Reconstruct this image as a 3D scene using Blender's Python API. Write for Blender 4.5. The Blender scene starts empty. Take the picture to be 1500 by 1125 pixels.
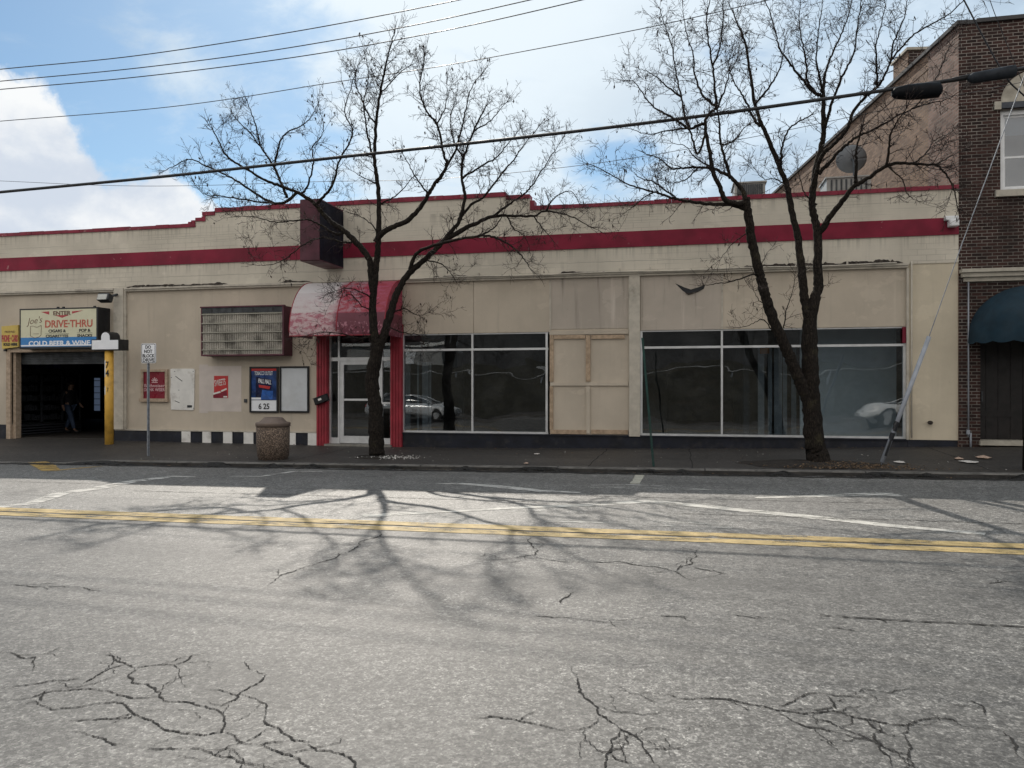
import bpy, bmesh, math, random
from mathutils import Vector, Matrix
random.seed(7)
scene = bpy.context.scene
COL = scene.collection
PI = math.pi
R = math.radians

# ------------------------------------------------------------------ survey of the street
YAW = R(12.4)
SA, CA = math.sin(YAW), math.cos(YAW)
FOC = 1133.0
EYE = 1.70
WALL = 19.80            # front plane of the shop building

def W(px, py, Y):
    u = (px - 750) / FOC
    v = (567 - py) / FOC
    Z = Y / (SA * u + CA)
    return Vector((Z * (CA * u - SA), Y, EYE + v * Z))
def WX(px, Y=WALL): return W(px, 567, Y).x
def WZ(px, py, Y=WALL): return W(px, py, Y).z
def depth(px, Y): return Y / (SA * (px - 750) / FOC + CA)

def lerp(a, b, t): return a + (b - a) * t
def table(x, pts):
    if x <= pts[0][0]: return pts[0][1]
    for (x0, y0), (x1, y1) in zip(pts, pts[1:]):
        if x <= x1: return lerp(y0, y1, (x - x0) / (x1 - x0))
    return pts[-1][1]
FRONT = [(-32, .13), (-16, .13), (-10, .085), (-6, .075), (-.7, .15), (2.8, .215), (6.3, .32), (14, .46)]
YC, YG = 8.83, 15.44
KERB = 15.64
def kerb_h(X): return table(X, [(-60, .012), (-14.4, .012), (-13.2, .088), (60, .088)])
def gutter(X): return .012 + .0078 * max(-30, min(30, X))
def gz(X, Y):
    Xc = max(-30, min(30, X))
    zc = .0035 * Xc
    if Y <= YC: return zc * max(0, min(1, Y / YC))
    if Y <= YG: return lerp(zc, gutter(X), (Y - YC) / (YG - YC))
    k = gutter(X) + kerb_h(X)
    if Y <= KERB: return k
    if Y <= WALL: return lerp(k, table(X, FRONT), (Y - KERB) / (WALL - KERB))
    return table(X, FRONT)
def G(px, py):                       # a point of the road surface
    Y = EYE * FOC / (py - 567) * (SA * (px - 750) / FOC + CA)
    for _ in range(6):
        X = WX(px, Y)
        h = EYE - gz(X, Y)
        Y = h * FOC / (py - 567) * (SA * (px - 750) / FOC + CA)
    X = WX(px, Y)
    return Vector((X, Y, gz(X, Y)))

# ------------------------------------------------------------------ objects
def tag(o, label=None, cat=None, group=None, kind=None):
    if label: o['label'] = label
    if cat: o['category'] = cat
    if group: o['group'] = group
    if kind: o['kind'] = kind
    return o
def thing(name, label, cat, loc=(0, 0, 0), group=None, rz=0):
    o = bpy.data.objects.new(name, None)
    o.empty_display_size = .2
    o.location = loc; o.rotation_euler = (0, 0, rz)
    COL.objects.link(o)
    return tag(o, label, cat, group)

class MB:
    """collects shapes in world coordinates"""
    def __init__(s): s.v = []; s.f = []; s.smooth = set()
    def face(s, pts, smooth=False):
        n = len(s.v); s.v += [tuple(p) for p in pts]
        if smooth: s.smooth.add(len(s.f))
        s.f.append(tuple(range(n, n + len(pts))))
    def box(s, x0, x1, y0, y1, z0, z1):
        if x0 > x1: x0, x1 = x1, x0
        if y0 > y1: y0, y1 = y1, y0
        if z0 > z1: z0, z1 = z1, z0
        n = len(s.v)
        s.v += [(x, y, z) for z in (z0, z1) for y in (y0, y1) for x in (x0, x1)]
        for q in ((0, 2, 3, 1), (4, 5, 7, 6), (0, 1, 5, 4), (2, 6, 7, 3), (0, 4, 6, 2), (1, 3, 7, 5)):
            s.f.append(tuple(n + i for i in q))
        return s
    def obox(s, c, ax, ay, az, hx, hy, hz):
        """oriented box: centre, three axes, half sizes"""
        c = Vector(c); n = len(s.v)
        for k in (-1, 1):
            for j in (-1, 1):
                for i in (-1, 1):
                    s.v.append(tuple(c + ax * i * hx + ay * j * hy + az * k * hz))
        for q in ((0, 2, 3, 1), (4, 5, 7, 6), (0, 1, 5, 4), (2, 6, 7, 3), (0, 4, 6, 2), (1, 3, 7, 5)):
            s.f.append(tuple(n + i for i in q))
        return s
    def bar(s, a, b, w, h, up=Vector((0, 0, 1))):
        a, b = Vector(a), Vector(b); d = (b - a); L = d.length; d.normalize()
        x = d.cross(up)
        if x.length < 1e-4: x = d.cross(Vector((0, 1, 0)))
        x.normalize(); u = x.cross(d)
        return s.obox((a + b) / 2, d, x, u, L / 2, w / 2, h / 2)
    def prism(s, pts, d):
        """polygon pts swept by vector d"""
        d = Vector(d); n = len(s.v); k = len(pts)
        s.v += [tuple(p) for p in pts] + [tuple(Vector(p) + d) for p in pts]
        s.f.append(tuple(n + i for i in range(k))[::-1]); s.f.append(tuple(n + k + i for i in range(k)))
        for i in range(k):
            j = (i + 1) % k
            s.f.append((n + i, n + j, n + k + j, n + k + i))
        return s
    def tube(s, pts, rad, sides=8, cap=True):
        pts = [Vector(p) for p in pts]
        if not hasattr(rad, '__len__'): rad = [rad] * len(pts)
        n0 = len(s.v); ref = None
        for i, p in enumerate(pts):
            d = pts[min(i + 1, len(pts) - 1)] - pts[max(i - 1, 0)]
            if d.length < 1e-9: d = Vector((0, 0, 1))
            d.normalize()
            if ref is None:
                ref = d.orthogonal().normalized()
            else:
                ref = (ref - d * ref.dot(d))
                if ref.length < 1e-6: ref = d.orthogonal()
                ref.normalize()
            b = d.cross(ref)
            for k in range(sides):
                a = 2 * PI * k / sides
                s.v.append(tuple(p + (ref * math.cos(a) + b * math.sin(a)) * rad[i]))
        for i in range(len(pts) - 1):
            for k in range(sides):
                a = n0 + i * sides + k; b2 = n0 + i * sides + (k + 1) % sides
                s.smooth.add(len(s.f))
                s.f.append((a, b2, b2 + sides, a + sides))
        if cap:
            s.f.append(tuple(n0 + k for k in range(sides))[::-1])
            e = n0 + (len(pts) - 1) * sides
            s.f.append(tuple(e + k for k in range(sides)))
        return s
    def lathe(s, c, prof, sides=32, axis='z'):
        """prof: list of (radius, height)"""
        c = Vector(c); n0 = len(s.v)
        for r, h in prof:
            for k in range(sides):
                a = 2 * PI * k / sides
                if axis == 'z': s.v.append(tuple(c + Vector((r * math.cos(a), r * math.sin(a), h))))
                else: s.v.append(tuple(c + Vector((r * math.cos(a), h, r * math.sin(a)))))
        for i in range(len(prof) - 1):
            for k in range(sides):
                a = n0 + i * sides + k; b = n0 + i * sides + (k + 1) % sides
                s.smooth.add(len(s.f))
                s.f.append((a, b, b + sides, a + sides))
        s.f.append(tuple(n0 + k for k in range(sides))[::-1])
        e = n0 + (len(prof) - 1) * sides
        s.f.append(tuple(e + k for k in range(sides)))
        return s
    def grid(s, rows, smooth=True):
        n0 = len(s.v); m = len(rows[0])
        for r in rows: s.v += [tuple(p) for p in r]
        for i in range(len(rows) - 1):
            for j in range(m - 1):
                a = n0 + i * m + j
                if smooth: s.smooth.add(len(s.f))
                s.f.append((a, a + 1, a + m + 1, a + m))
        return s
    def build_each(s, name, mat, parent=None, bevel=0):
        """every separate piece becomes a part of its own"""
        up_ = list(range(len(s.v)))
        def find(a):
            while up_[a] != a: up_[a] = up_[up_[a]]; a = up_[a]
            return a
        for f in s.f:
            for q in f[1:]: up_[find(q)] = find(f[0])
        grp = {}
        for i, f in enumerate(s.f): grp.setdefault(find(f[0]), []).append(f)
        out = []
        for fs in grp.values():
            m_ = MB(); idx = {}
            for f in fs:
                for q in f:
                    if q not in idx: idx[q] = len(m_.v); m_.v.append(s.v[q])
                m_.f.append(tuple(idx[q] for q in f))
            out.append(m_.build(name, mat, parent, bevel=bevel))
        return out
    def build(s, name, mat, parent=None, fix=True, bevel=0):
        me = bpy.data.meshes.new(name)
        inv = None
        if parent is not None:
            inv = full(parent).inverted()
            me.from_pydata([tuple(inv @ Vector(p)) for p in s.v], [], s.f)
        else:
            me.from_pydata(s.v, [], s.f)
        if s.smooth:
            me.polygons.foreach_set('use_smooth', [i in s.smooth for i in range(len(s.f))])
        me.update()
        if fix:
            bm = bmesh.new(); bm.from_mesh(me)
            bmesh.ops.recalc_face_normals(bm, faces=bm.faces[:])
            bm.to_mesh(me); bm.free()
        me.materials.append(mat)
        o = bpy.data.objects.new(name, me); COL.objects.link(o)
        if parent is not None: o.parent = parent
        if bevel:
            b = o.modifiers.new('bevel', 'BEVEL'); b.width = bevel; b.segments = 2; b.limit_method = 'ANGLE'
        return o
def full(o):
    m = Matrix.LocRotScale(o.location, o.rotation_euler, o.scale)
    return full(o.parent) @ m if o.parent else m
def box(name, mat, parent, x0, x1, y0, y1, z0, z1, bevel=0):
    return MB().box(x0, x1, y0, y1, z0, z1).build(name, mat, parent, bevel=bevel)

def lettering(body, x0, x1, z0, z1, Y, mat, parent, name='lettering', bold=0, shear=0, ext=.004, rot=0):
    """words set upright on a plane facing the street, fitted to a rectangle"""
    cu = bpy.data.curves.new('t', 'FONT'); cu.body = body; cu.size = 1; cu.extrude = 0
    cu.offset = bold; cu.shear = shear; cu.align_x = 'CENTER'; cu.space_line = .95; cu.resolution_u = 3
    o = bpy.data.objects.new('t', cu); COL.objects.link(o)
    dg = bpy.context.evaluated_depsgraph_get(); ev = o.evaluated_get(dg); me = ev.to_mesh()
    vs = [v.co.copy() for v in me.vertices]; fs = [tuple(p.vertices) for p in me.polygons]
    ev.to_mesh_clear(); bpy.data.objects.remove(o); bpy.data.curves.remove(cu)
    ax, bx = min(v.x for v in vs), max(v.x for v in vs); ay, by = min(v.y for v in vs), max(v.y for v in vs)
    mb = MB(); cx, cz = (x0 + x1) / 2, (z0 + z1) / 2; cr, sr = math.cos(rot), math.sin(rot)
    for v in vs:
        dx = ((v.x - ax) / (bx - ax) - .5) * (x1 - x0); dz = ((v.y - ay) / (by - ay) - .5) * (z1 - z0)
        mb.v.append((cx + dx * cr - dz * sr, Y, cz + dx * sr + dz * cr))
    mb.f = fs
    me = bpy.data.meshes.new(name); inv = full(parent).inverted()
    me.from_pydata([tuple(inv @ Vector(p)) for p in mb.v], [], fs); me.materials.append(mat)
    ob = bpy.data.objects.new(name, me); COL.objects.link(ob); ob.parent = parent
    so = ob.modifiers.new('thick', 'SOLIDIFY'); so.thickness = ext; so.offset = 0
    return ob
def words(body, px0, py0, px1, py1, Y, mat, parent, **k):
    return lettering(body, WX(px0, Y), WX(px1, Y), WZ((px0 + px1) / 2, py1, Y), WZ((px0 + px1) / 2, py0, Y), Y, mat, parent, **k)

# ------------------------------------------------------------------ materials
class NT:
    def __init__(s, nt): s.nt = nt
    def n(s, t, **k):
        nd = s.nt.nodes.new(t)
        for key, val in k.items():
            if key.startswith('i_'):
                s.set(nd.inputs[key[2:].replace('_', ' ')], val)
            else: setattr(nd, key, val)
        return nd
    def set(s, sock, val):
        if isinstance(val, bpy.types.NodeSocket): s.nt.links.new(val, sock)
        elif isinstance(val, (tuple, list)) and len(val) == 3 and sock.type == 'RGBA': sock.default_value = (*val, 1)
        else: sock.default_value = val
    def math(s, op, a, b=None, clamp=False):
        nd = s.n('ShaderNodeMath', operation=op, use_clamp=clamp); s.set(nd.inputs[0], a)
        if b is not None: s.set(nd.inputs[1], b)
        return nd.outputs[0]
    def vmath(s, op, a, b=None):
        nd = s.n('ShaderNodeVectorMath', operation=op); s.set(nd.inputs[0], a)
        if b is not None: s.set(nd.inputs[1], b)
        return nd.outputs['Value' if op in ('DOT_PRODUCT', 'LENGTH') else 'Vector']
    def noise(s, vec, scale, detail=4, rough=.55, out=0, dist=0):
        nd = s.n('ShaderNodeTexNoise'); s.set(nd.inputs['Vector'], vec)
        nd.inputs['Scale'].default_value = scale; nd.inputs['Detail'].default_value = detail
        nd.inputs['Roughness'].default_value = rough; nd.inputs['Distortion'].default_value = dist
        return nd.outputs[out]
    def ramp(s, fac, a, b, lo=0., hi=1., smooth=True):
        nd = s.n('ShaderNodeMapRange', interpolation_type='SMOOTHSTEP' if smooth else 'LINEAR')
        s.set(nd.inputs['Value'], fac); s.set(nd.inputs['From Min'], a); s.set(nd.inputs['From Max'], b)
        s.set(nd.inputs['To Min'], lo); s.set(nd.inputs['To Max'], hi)
        return nd.outputs[0]
    def mix(s, f, a, b, mode='MIX'):
        nd = s.n('ShaderNodeMix', data_type='RGBA', blend_type=mode)
        s.set(nd.inputs['Factor'], f); s.set(nd.inputs[6], a); s.set(nd.inputs[7], b)
        return nd.outputs[2]
    def pos(s): return s.n('ShaderNodeNewGeometry').outputs['Position']
    def map(s, vec, scale=(1, 1, 1), loc=(0, 0, 0), rot=(0, 0, 0)):
        nd = s.n('ShaderNodeMapping'); s.set(nd.inputs[0], vec)
        nd.inputs['Scale'].default_value = scale; nd.inputs['Location'].default_value = loc; nd.inputs['Rotation'].default_value = rot
        return nd.outputs[0]
    def uvz(s, dx=1., dy=0.):
        """flat coordinates on an upright wall running along (dx, dy)"""
        sp = s.n('ShaderNodeSeparateXYZ'); s.set(sp.inputs[0], s.pos())
        u = s.math('ADD', s.math('MULTIPLY', sp.outputs[0], dx), s.math('MULTIPLY', sp.outputs[1], dy))
        cb = s.n('ShaderNodeCombineXYZ'); s.set(cb.inputs[0], u); s.set(cb.inputs[1], sp.outputs[2])
        return cb.outputs[0]
    def bump(s, h, strength=.3, dist=.01, normal=None):
        nd = s.n('ShaderNodeBump'); nd.inputs['Strength'].default_value = strength; nd.inputs['Distance'].default_value = dist
        s.set(nd.inputs['Height'], h)
        if normal is not None: s.set(nd.inputs['Normal'], normal)
        return nd.outputs[0]

def mat(name):
    m = bpy.data.materials.new(name); m.use_nodes = True
    nt = m.node_tree; t = NT(nt)
    return m, t, nt.nodes['Principled BSDF']
def simple(name, col, rough=.6, metal=0, var=.12, scale=6, spec=.4, bump=0, dirt=None, dirt_amt=.5, dscale=1.2, dlo=.5, dhi=.72):
    """painted / plain surface with worn tone and a little unevenness"""
    m, t, b = mat(name)
    p = t.pos()
    n = t.noise(p, scale, 5)
    lo = tuple(c * (1 - var) for c in col); hi = tuple(min(1, c * (1 + var)) for c in col)
    c = t.mix(t.ramp(n, .3, .7), lo, hi)
    if dirt:
        n2 = t.noise(p, dscale, 7, .65)
        c = t.mix(t.ramp(n2, dlo, dhi, 0, dirt_amt), c, dirt)
    t.set(b.inputs['Base Color'], c)
    t.set(b.inputs['Roughness'], t.ramp(t.noise(p, scale * .6, 3), .3, .7, max(.02, rough - .1), min(1, rough + .1)))
    b.inputs['Metallic'].default_value = metal
    b.inputs['Specular IOR Level'].default_value = spec
    if bump: t.set(b.inputs['Normal'], t.bump(t.noise(p, scale * 12, 3), bump, .004))
    return m

def plaster(name, col, courses=True, streak=.35, crack=.6):
    m, t, b = mat(name)
    p = t.pos(); uv = t.uvz()
    n = t.noise(p, .7, 6, .6)
    c = t.mix(t.ramp(n, .3, .72), tuple(x * .86 for x in col), tuple(min(1, x * 1.06) for x in col))
    # rain streaks
    st = t.noise(t.map(uv, (3.2, .16, 1)), 2.2, 5, .6)
    c = t.mix(t.ramp(st, .54, .78, 0, streak), c, tuple(x * .55 for x in col))
    st2 = t.noise(t.map(uv, (2.1, .12, 1), (31, 4, 0)), 1.7, 5, .6)
    c = t.mix(t.ramp(st2, .58, .8, 0, streak * .9), c, tuple(min(1, x * 1.2 + .10) for x in col))
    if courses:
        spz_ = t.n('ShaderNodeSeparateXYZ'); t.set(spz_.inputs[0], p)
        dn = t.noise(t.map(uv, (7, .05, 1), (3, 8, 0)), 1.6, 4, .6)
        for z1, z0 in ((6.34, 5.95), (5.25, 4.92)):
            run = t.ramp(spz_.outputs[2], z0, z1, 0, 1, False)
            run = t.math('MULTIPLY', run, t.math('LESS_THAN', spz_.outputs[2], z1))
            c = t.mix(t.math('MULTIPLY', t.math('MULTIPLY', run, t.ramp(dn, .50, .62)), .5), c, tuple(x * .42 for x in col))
    pat = t.noise(t.map(p, (1, 1, 1.5), (3, 3, 3)), 1.15, 5, .6)
    c = t.mix(t.ramp(pat, .60, .635, 0, .35), c, tuple(min(1, x * 1.15 + .02) for x in col))
    # grime specks
    g = t.noise(p, 9, 6, .7)
    c = t.mix(t.ramp(g, .66, .76, 0, .45), c, tuple(x * .4 for x in col))
    h = t.noise(p, 26, 4, .6)
    if courses:
        br = t.n('ShaderNodeTexBrick', offset=.5); t.set(br.inputs['Vector'], uv)
        br.inputs['Scale'].default_value = 1; br.inputs['Brick Width'].default_value = .40; br.inputs['Row Height'].default_value = .1333
        br.inputs['Mortar Size'].default_value = .007; br.inputs['Mortar Smooth'].default_value = .3
        f = t.ramp(t.noise(p, .55, 3), .46, .66)
        j = t.math('MULTIPLY', br.outputs['Fac'], t.math('ADD', t.math('MULTIPLY', f, .6), .06))
        c = t.mix(t.math('MULTIPLY', j, .75), c, tuple(x * .42 for x in col))
        h = t.math('SUBTRACT', h, t.math('MULTIPLY', br.outputs['Fac'], .9))
        # open bed joints
        sp = t.n('ShaderNodeSeparateXYZ'); t.set(sp.inputs[0], p)
        wob = t.math('ADD', sp.outputs[2], t.math('MULTIPLY', t.math('SUBTRACT', t.noise(t.map(p, (1, 1, .2)), 1.6, 6, .65), .5), .07))
        for zc, th in ((4.90, .009), (5.92, .006), (6.06, .007), (5.79, .005)):
            d_ = t.math('ABSOLUTE', t.math('SUBTRACT', wob, zc))
            k = t.math('MULTIPLY', t.ramp(d_, th * .4, th, crack, 0), t.ramp(t.noise(t.map(p, (.5, 1, 1), (zc * 7, 0, 0)), .7, 4), .44, .56))
            c = t.mix(k, c, tuple(x * .28 for x in col))
    t.set(b.inputs['Base Color'], c)
    b.inputs['Roughness'].default_value = .8; b.inputs['Specular IOR Level'].default_value = .25
    t.set(b.inputs['Normal'], t.bump(h, .35, .006))
    return m

def brick(name, cols, mortar, dx=1., dy=0., bw=.215, rh=.0762, ms=.008, rough=.85, tint=None):
    m, t, b = mat(name)
    uv = t.uvz(dx, dy); p = t.pos()
    br = t.n('ShaderNodeTexBrick', offset=.5, squash=1); t.set(br.inputs['Vector'], uv)
    br.inputs['Scale'].default_value = 1; br.inputs['Brick Width'].default_value = bw; br.inputs['Row Height'].default_value = rh
    br.inputs['Mortar Size'].default_value = ms; br.inputs['Mortar Smooth'].default_value = .2
    br.inputs['Bias'].default_value = 0
    t.set(br.inputs['Color1'], (0, 0, 0)); t.set(br.inputs['Color2'], (1, 1, 1)); t.set(br.inputs['Mortar'], (.5, .5, .5))
    sh = t.n('ShaderNodeSeparateColor'); t.set(sh.inputs[0], br.outputs['Color'])
    v = t.math('ADD', t.math('MULTIPLY', sh.outputs[0], .7), t.math('MULTIPLY', t.noise(p, 3.1, 4), .5))
    c = t.mix(t.ramp(v, .2, .9), cols[0], cols[1])
    c = t.mix(t.ramp(t.noise(p, 14, 3), .58, .8, 0, .5), c, cols[2])
    mo = t.mix(t.ramp(t.noise(p, 1.7, 5), .35, .65), mortar, tuple(x * .45 for x in mortar))
    c = t.mix(br.outputs['Fac'], c, mo)
    c = t.mix(t.ramp(t.noise(p, .6, 5, .6), .45, .75, 0, .45), c, tint or (.02, .017, .015))
    t.set(b.inputs['Base Color'], c); b.inputs['Roughness'].default_value = rough; b.inputs['Specular IOR Level'].default_value = .25
    h = t.math('SUBTRACT', t.math('MULTIPLY', t.noise(p, 60, 3), .4), t.math('MULTIPLY', br.outputs['Fac'], 1.0))
    t.set(b.inputs['Normal'], t.bump(h, .6, .008))
    return m

def glass(name, tint=(.69, .735, .765), wav=.0, rough=0., f0=.075):
    m, t, b = mat(name); nt = m.node_tree
    nt.nodes.remove(b); out = nt.nodes['Material Output']
    tr = t.n('ShaderNodeBsdfTransparent'); t.set(tr.inputs[0], tint)
    gl = t.n('ShaderNodeBsdfAnisotropic') if False else t.n('ShaderNodeBsdfGlossy')
    gl.inputs['Roughness'].default_value = rough
    p = t.pos()
    h = t.noise(t.map(p, (1, 1, 1.6)), .55, 2, .4)
    nrm = t.bump(h, wav, .05)
    t.set(gl.inputs['Normal'], nrm)
    lw = t.n('ShaderNodeLayerWeight'); lw.inputs['Blend'].default_value = .5
    k = t.math('POWER', lw.outputs['Facing'], 5.0)
    fac = t.math('ADD', t.math('MULTIPLY', k, 1 - f0), f0, True)
    # dust film
    df = t.n('ShaderNodeBsdfDiffuse'); t.set(df.inputs[0], (.5, .5, .48))
    ms = t.n('ShaderNodeMixShader'); t.set(ms.inputs[0], fac); nt.links.new(tr.outputs[0], ms.inputs[1]); nt.links.new(gl.outputs[0], ms.inputs[2])
    m2 = t.n('ShaderNodeMixShader'); t.set(m2.inputs[0], t.ramp(t.noise(p, 1.6, 6, .7), .4, .8, .004, .035))
    nt.links.new(ms.outputs[0], m2.inputs[1]); nt.links.new(df.outputs[0], m2.inputs[2])
    nt.links.new(m2.outputs[0], out.inputs[0])
    return m

def asphalt(name, base, light, dark, wear=1.0, crackscale=.55, spec=.5, far=0., grime=None):
    m, t, b = mat(name)
    p = t.pos()
    sp = t.n('ShaderNodeSeparateXYZ'); t.set(sp.inputs[0], p)
    # aggregate
    vo = t.n('ShaderNodeTexVoronoi', feature='F1'); t.set(vo.inputs['Vector'], p); vo.inputs['Scale'].default_value = 105
    sc = t.n('ShaderNodeSeparateColor'); t.set(sc.inputs[0], vo.outputs['Color'])
    agg = t.ramp(sc.outputs[0], .0, 1., 0, 1, False)
    fine = t.noise(p, 230, 2, .6)
    vo2 = t.n('ShaderNodeTexVoronoi', feature='F1'); t.set(vo2.inputs['Vector'], p); vo2.inputs['Scale'].default_value = 38
    sc2 = t.n('ShaderNodeSeparateColor'); t.set(sc2.inputs[0], vo2.outputs['Color'])
    c = t.mix(agg, tuple(x * .48 for x in base), tuple(x * 1.42 for x in base))
    c = t.mix(t.ramp(sc.outputs[1], .84, .92, 0, .6), c, light)
    c = t.mix(t.ramp(sc2.outputs[1], .95, .97, 0, .35), c, light)
    c = t.mix(t.ramp(sc.outputs[2], .8, .92, 0, .7), c, dark)
    c = t.mix(t.ramp(fine, .35, .65, .0, .35), c, dark)
    # large worn / stained areas, drawn out along the street
    lg = t.noise(t.map(p, (.28, .75, 1)), .9, 6, .6)
    c = t.mix(t.ramp(lg, .42, .72, 0, .42 * wear), c, tuple(x * .52 for x in base))
    lg2 = t.noise(t.map(p, (.35, .9, 1), (17, 3, 0)), 1.3, 6, .62)
    c = t.mix(t.ramp(lg2, .5, .76, 0, .40 * wear), c, tuple(min(1, x * 1.5) for x in base))
    md = t.noise(t.map(p, (.6, 1.2, 1), (7, 13, 0)), 3.4, 5, .65)
    c = t.mix(t.ramp(md, .58, .78, 0, .45 * wear), c, tuple(x * .45 for x in base))
    c = t.mix(t.ramp(t.noise(p, 26, 3, .8), .49, .64, 0, .7), c, tuple(x * .42 for x in base))
    c = t.mix(t.ramp(t.noise(t.map(p, (1, 1, 1), (5, 9, 0)), 32, 3, .8), .51, .66, 0, .45), c, tuple(min(1, x * 2.1) for x in base))
    c = t.mix(t.ramp(t.noise(t.map(p, (.8, 1, 1), (15, 2, 0)), 7, 5, .75), .48, .70, 0, .35), c, tuple(x * .5 for x in base))
    # wheel tracks and traffic film running along the street
    tr_ = t.noise(t.map(p, (.02, 1, 0), (0, 2.3, 0)), .85, 3, .5)
    c = t.mix(t.ramp(tr_, .40, .62, 0, .38 * wear), c, tuple(x * .60 for x in base))
    sx_ = t.noise(t.map(p, (.05, 2.6, 0), (4, 1, 0)), 1.1, 4, .6)
    c = t.mix(t.ramp(sx_, .58, .74, 0, .30 * wear), c, tuple(x * .5 for x in base))
    oil = t.noise(t.map(p, (.5, .8, 0), (11, 19, 0)), .8, 5, .6)
    pa = t.noise(t.map(p, (.55, .8, 0), (2, 31, 0)), .55, 6, .68)
    c = t.mix(t.ramp(pa, .40, .62, .42 * wear, 0), c, tuple(x * .50 for x in base))
    c = t.mix(t.ramp(pa, .56, .72, 0, .35 * wear), c, tuple(min(1, x * 1.55) for x in base))
    c = t.mix(t.ramp(oil, .63, .74, 0, .5 * wear), c, tuple(x * .42 for x in base))
    # grain: every stone its own tone
    for sc_, lo_, hi_ in ((62, .48, 1.62), (27, .66, 1.38), (13, .84, 1.18)):
        vc = t.n('ShaderNodeTexVoronoi', feature='F1'); t.set(vc.inputs['Vector'], p); vc.inputs['Scale'].default_value = sc_
        cc_ = t.n('ShaderNodeSeparateColor'); t.set(cc_.inputs[0], vc.outputs['Color'])
        gv = t.ramp(cc_.outputs[0], 0, 1, lo_, hi_, False)
        c = t.vmath('MULTIPLY', c, t.n('ShaderNodeCombineXYZ', i_X=gv, i_Y=gv, i_Z=gv).outputs[0])
    if far:      # the lane beyond the centre line is a paler, later course
        e_ = t.ramp(t.math('ADD', sp.outputs[1], t.math('MULTIPLY', t.noise(p, .8, 3), .1)), 8.98, 9.02, 1., 1 + far)
        c = t.vmath('MULTIPLY', c, t.n('ShaderNodeCombineXYZ', i_X=e_, i_Y=e_, i_Z=t.math('MULTIPLY', e_, 1.0)).outputs[0])
    for gx, gy, rx, ry in grime or ():   # dirt held by the broken areas
        dd_ = t.vmath('LENGTH', t.vmath('MULTIPLY', t.vmath('SUBTRACT', p, (gx, gy, 0)), (1 / rx, 1 / ry, 0)))
        q_ = t.math('ADD', dd_, t.math('MULTIPLY', t.math('SUBTRACT', t.noise(p, 1.1, 6, .65), .5), 1.2))
        c = t.mix(t.ramp(q_, .35, 1.05, .55, 0), c, t.vmath('MULTIPLY', c, (.45, .45, .46)))
    # hairline cracks
    wp = t.vmath('ADD', p, t.vmath('SCALE', t.noise(p, 1.5, 6, .65, 1), None))
    cr = t.n('ShaderNodeTexVoronoi', feature='DISTANCE_TO_EDGE'); t.set(cr.inputs['Vector'], t.map(wp, (crackscale * .55, crackscale, 0))); cr.inputs['Scale'].default_value = 1
    gate = t.ramp(t.noise(p, .45, 3), .48, .6)
    k = t.math('MULTIPLY', t.ramp(cr.outputs['Distance'], 0, .009, .6, 0), gate)
    c = t.mix(k, c, tuple(x * .5 for x in dark))
    t.set(b.inputs['Base Color'], c)
    b.inputs['Roughness'].default_value = .60; b.inputs['Specular IOR Level'].default_value = spec
    h = t.math('ADD', t.math('MULTIPLY', agg, .6), t.math('MULTIPLY', fine, .8))
    h = t.math('SUBTRACT', h, t.math('MULTIPLY', k, 2))
    t.set(b.inputs['Normal'], t.bump(h, .55, .005))
    return m

def worn_paint(name, col, amount=.5, under=(.10, .097, .09), rough=.7):
    """road paint worn through to the asphalt: bare patches are left open"""
    m, t, b = mat(name); nt = m.node_tree
    p = t.pos()
    n = t.noise(t.map(p, (.7, 1.6, 1)), 3.0, 8, .72)
    f = t.noise(p, 70, 4, .7)
    s = t.math('ADD', t.math('MULTIPLY', n, .72), t.math('MULTIPLY', f, .28))
    a = t.ramp(s, amount - .07, amount + .05, 1, 0)
    c = t.mix(t.ramp(t.noise(p, 5, 6, .7), .35, .7), tuple(x * .62 for x in col), col)
    c = t.mix(t.ramp(t.noise(p, 160, 2), .5, .7, 0, .45), c, tuple(x * .55 for x in col))
    t.set(b.inputs['Base Color'], c); b.inputs['Roughness'].default_value = rough; b.inputs['Specular IOR Level'].default_value = .3
    tr = t.n('ShaderNodeBsdfTransparent'); ms = t.n('ShaderNodeMixShader')
    t.set(ms.inputs[0], a); nt.links.new(tr.outputs[0], ms.inputs[1]); nt.links.new(b.outputs[0], ms.inputs[2])
    nt.links.new(ms.outputs[0], nt.nodes['Material Output'].inputs[0])
    return m

def bark(name):
    m, t, b = mat(name); p = t.pos()
    n = t.noise(t.map(p, (1, 1, .25)), 42, 5, .7)
    v = t.n('ShaderNodeTexVoronoi', feature='DISTANCE_TO_EDGE'); t.set(v.inputs['Vector'], t.map(p, (1, 1, .3))); v.inputs['Scale'].default_value = 30
    c = t.mix(t.ramp(n, .3, .7), (.010, .008, .007), (.040, .032, .026))
    c = t.mix(t.ramp(v.outputs['Distance'], 0, .12, .8, 0), c, (.007, .006, .005))
    c = t.mix(t.ramp(t.noise(p, 2.3, 6, .65), .56, .74, 0, .55), c, (.085, .075, .045))
    c = t.mix(t.ramp(t.noise(p, 7, 4, .6), .72, .78, 0, .7), c, (.16, .16, .14))
    t.set(b.inputs['Base Color'], c); b.inputs['Roughness'].default_value = .9; b.inputs['Specular IOR Level'].default_value = .15
    h = t.math('ADD', n, t.math('MULTIPLY', t.ramp(v.outputs['Distance'], 0, .2), .8))
    t.set(b.inputs['Normal'], t.bump(h, .9, .02))
    return m

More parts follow.
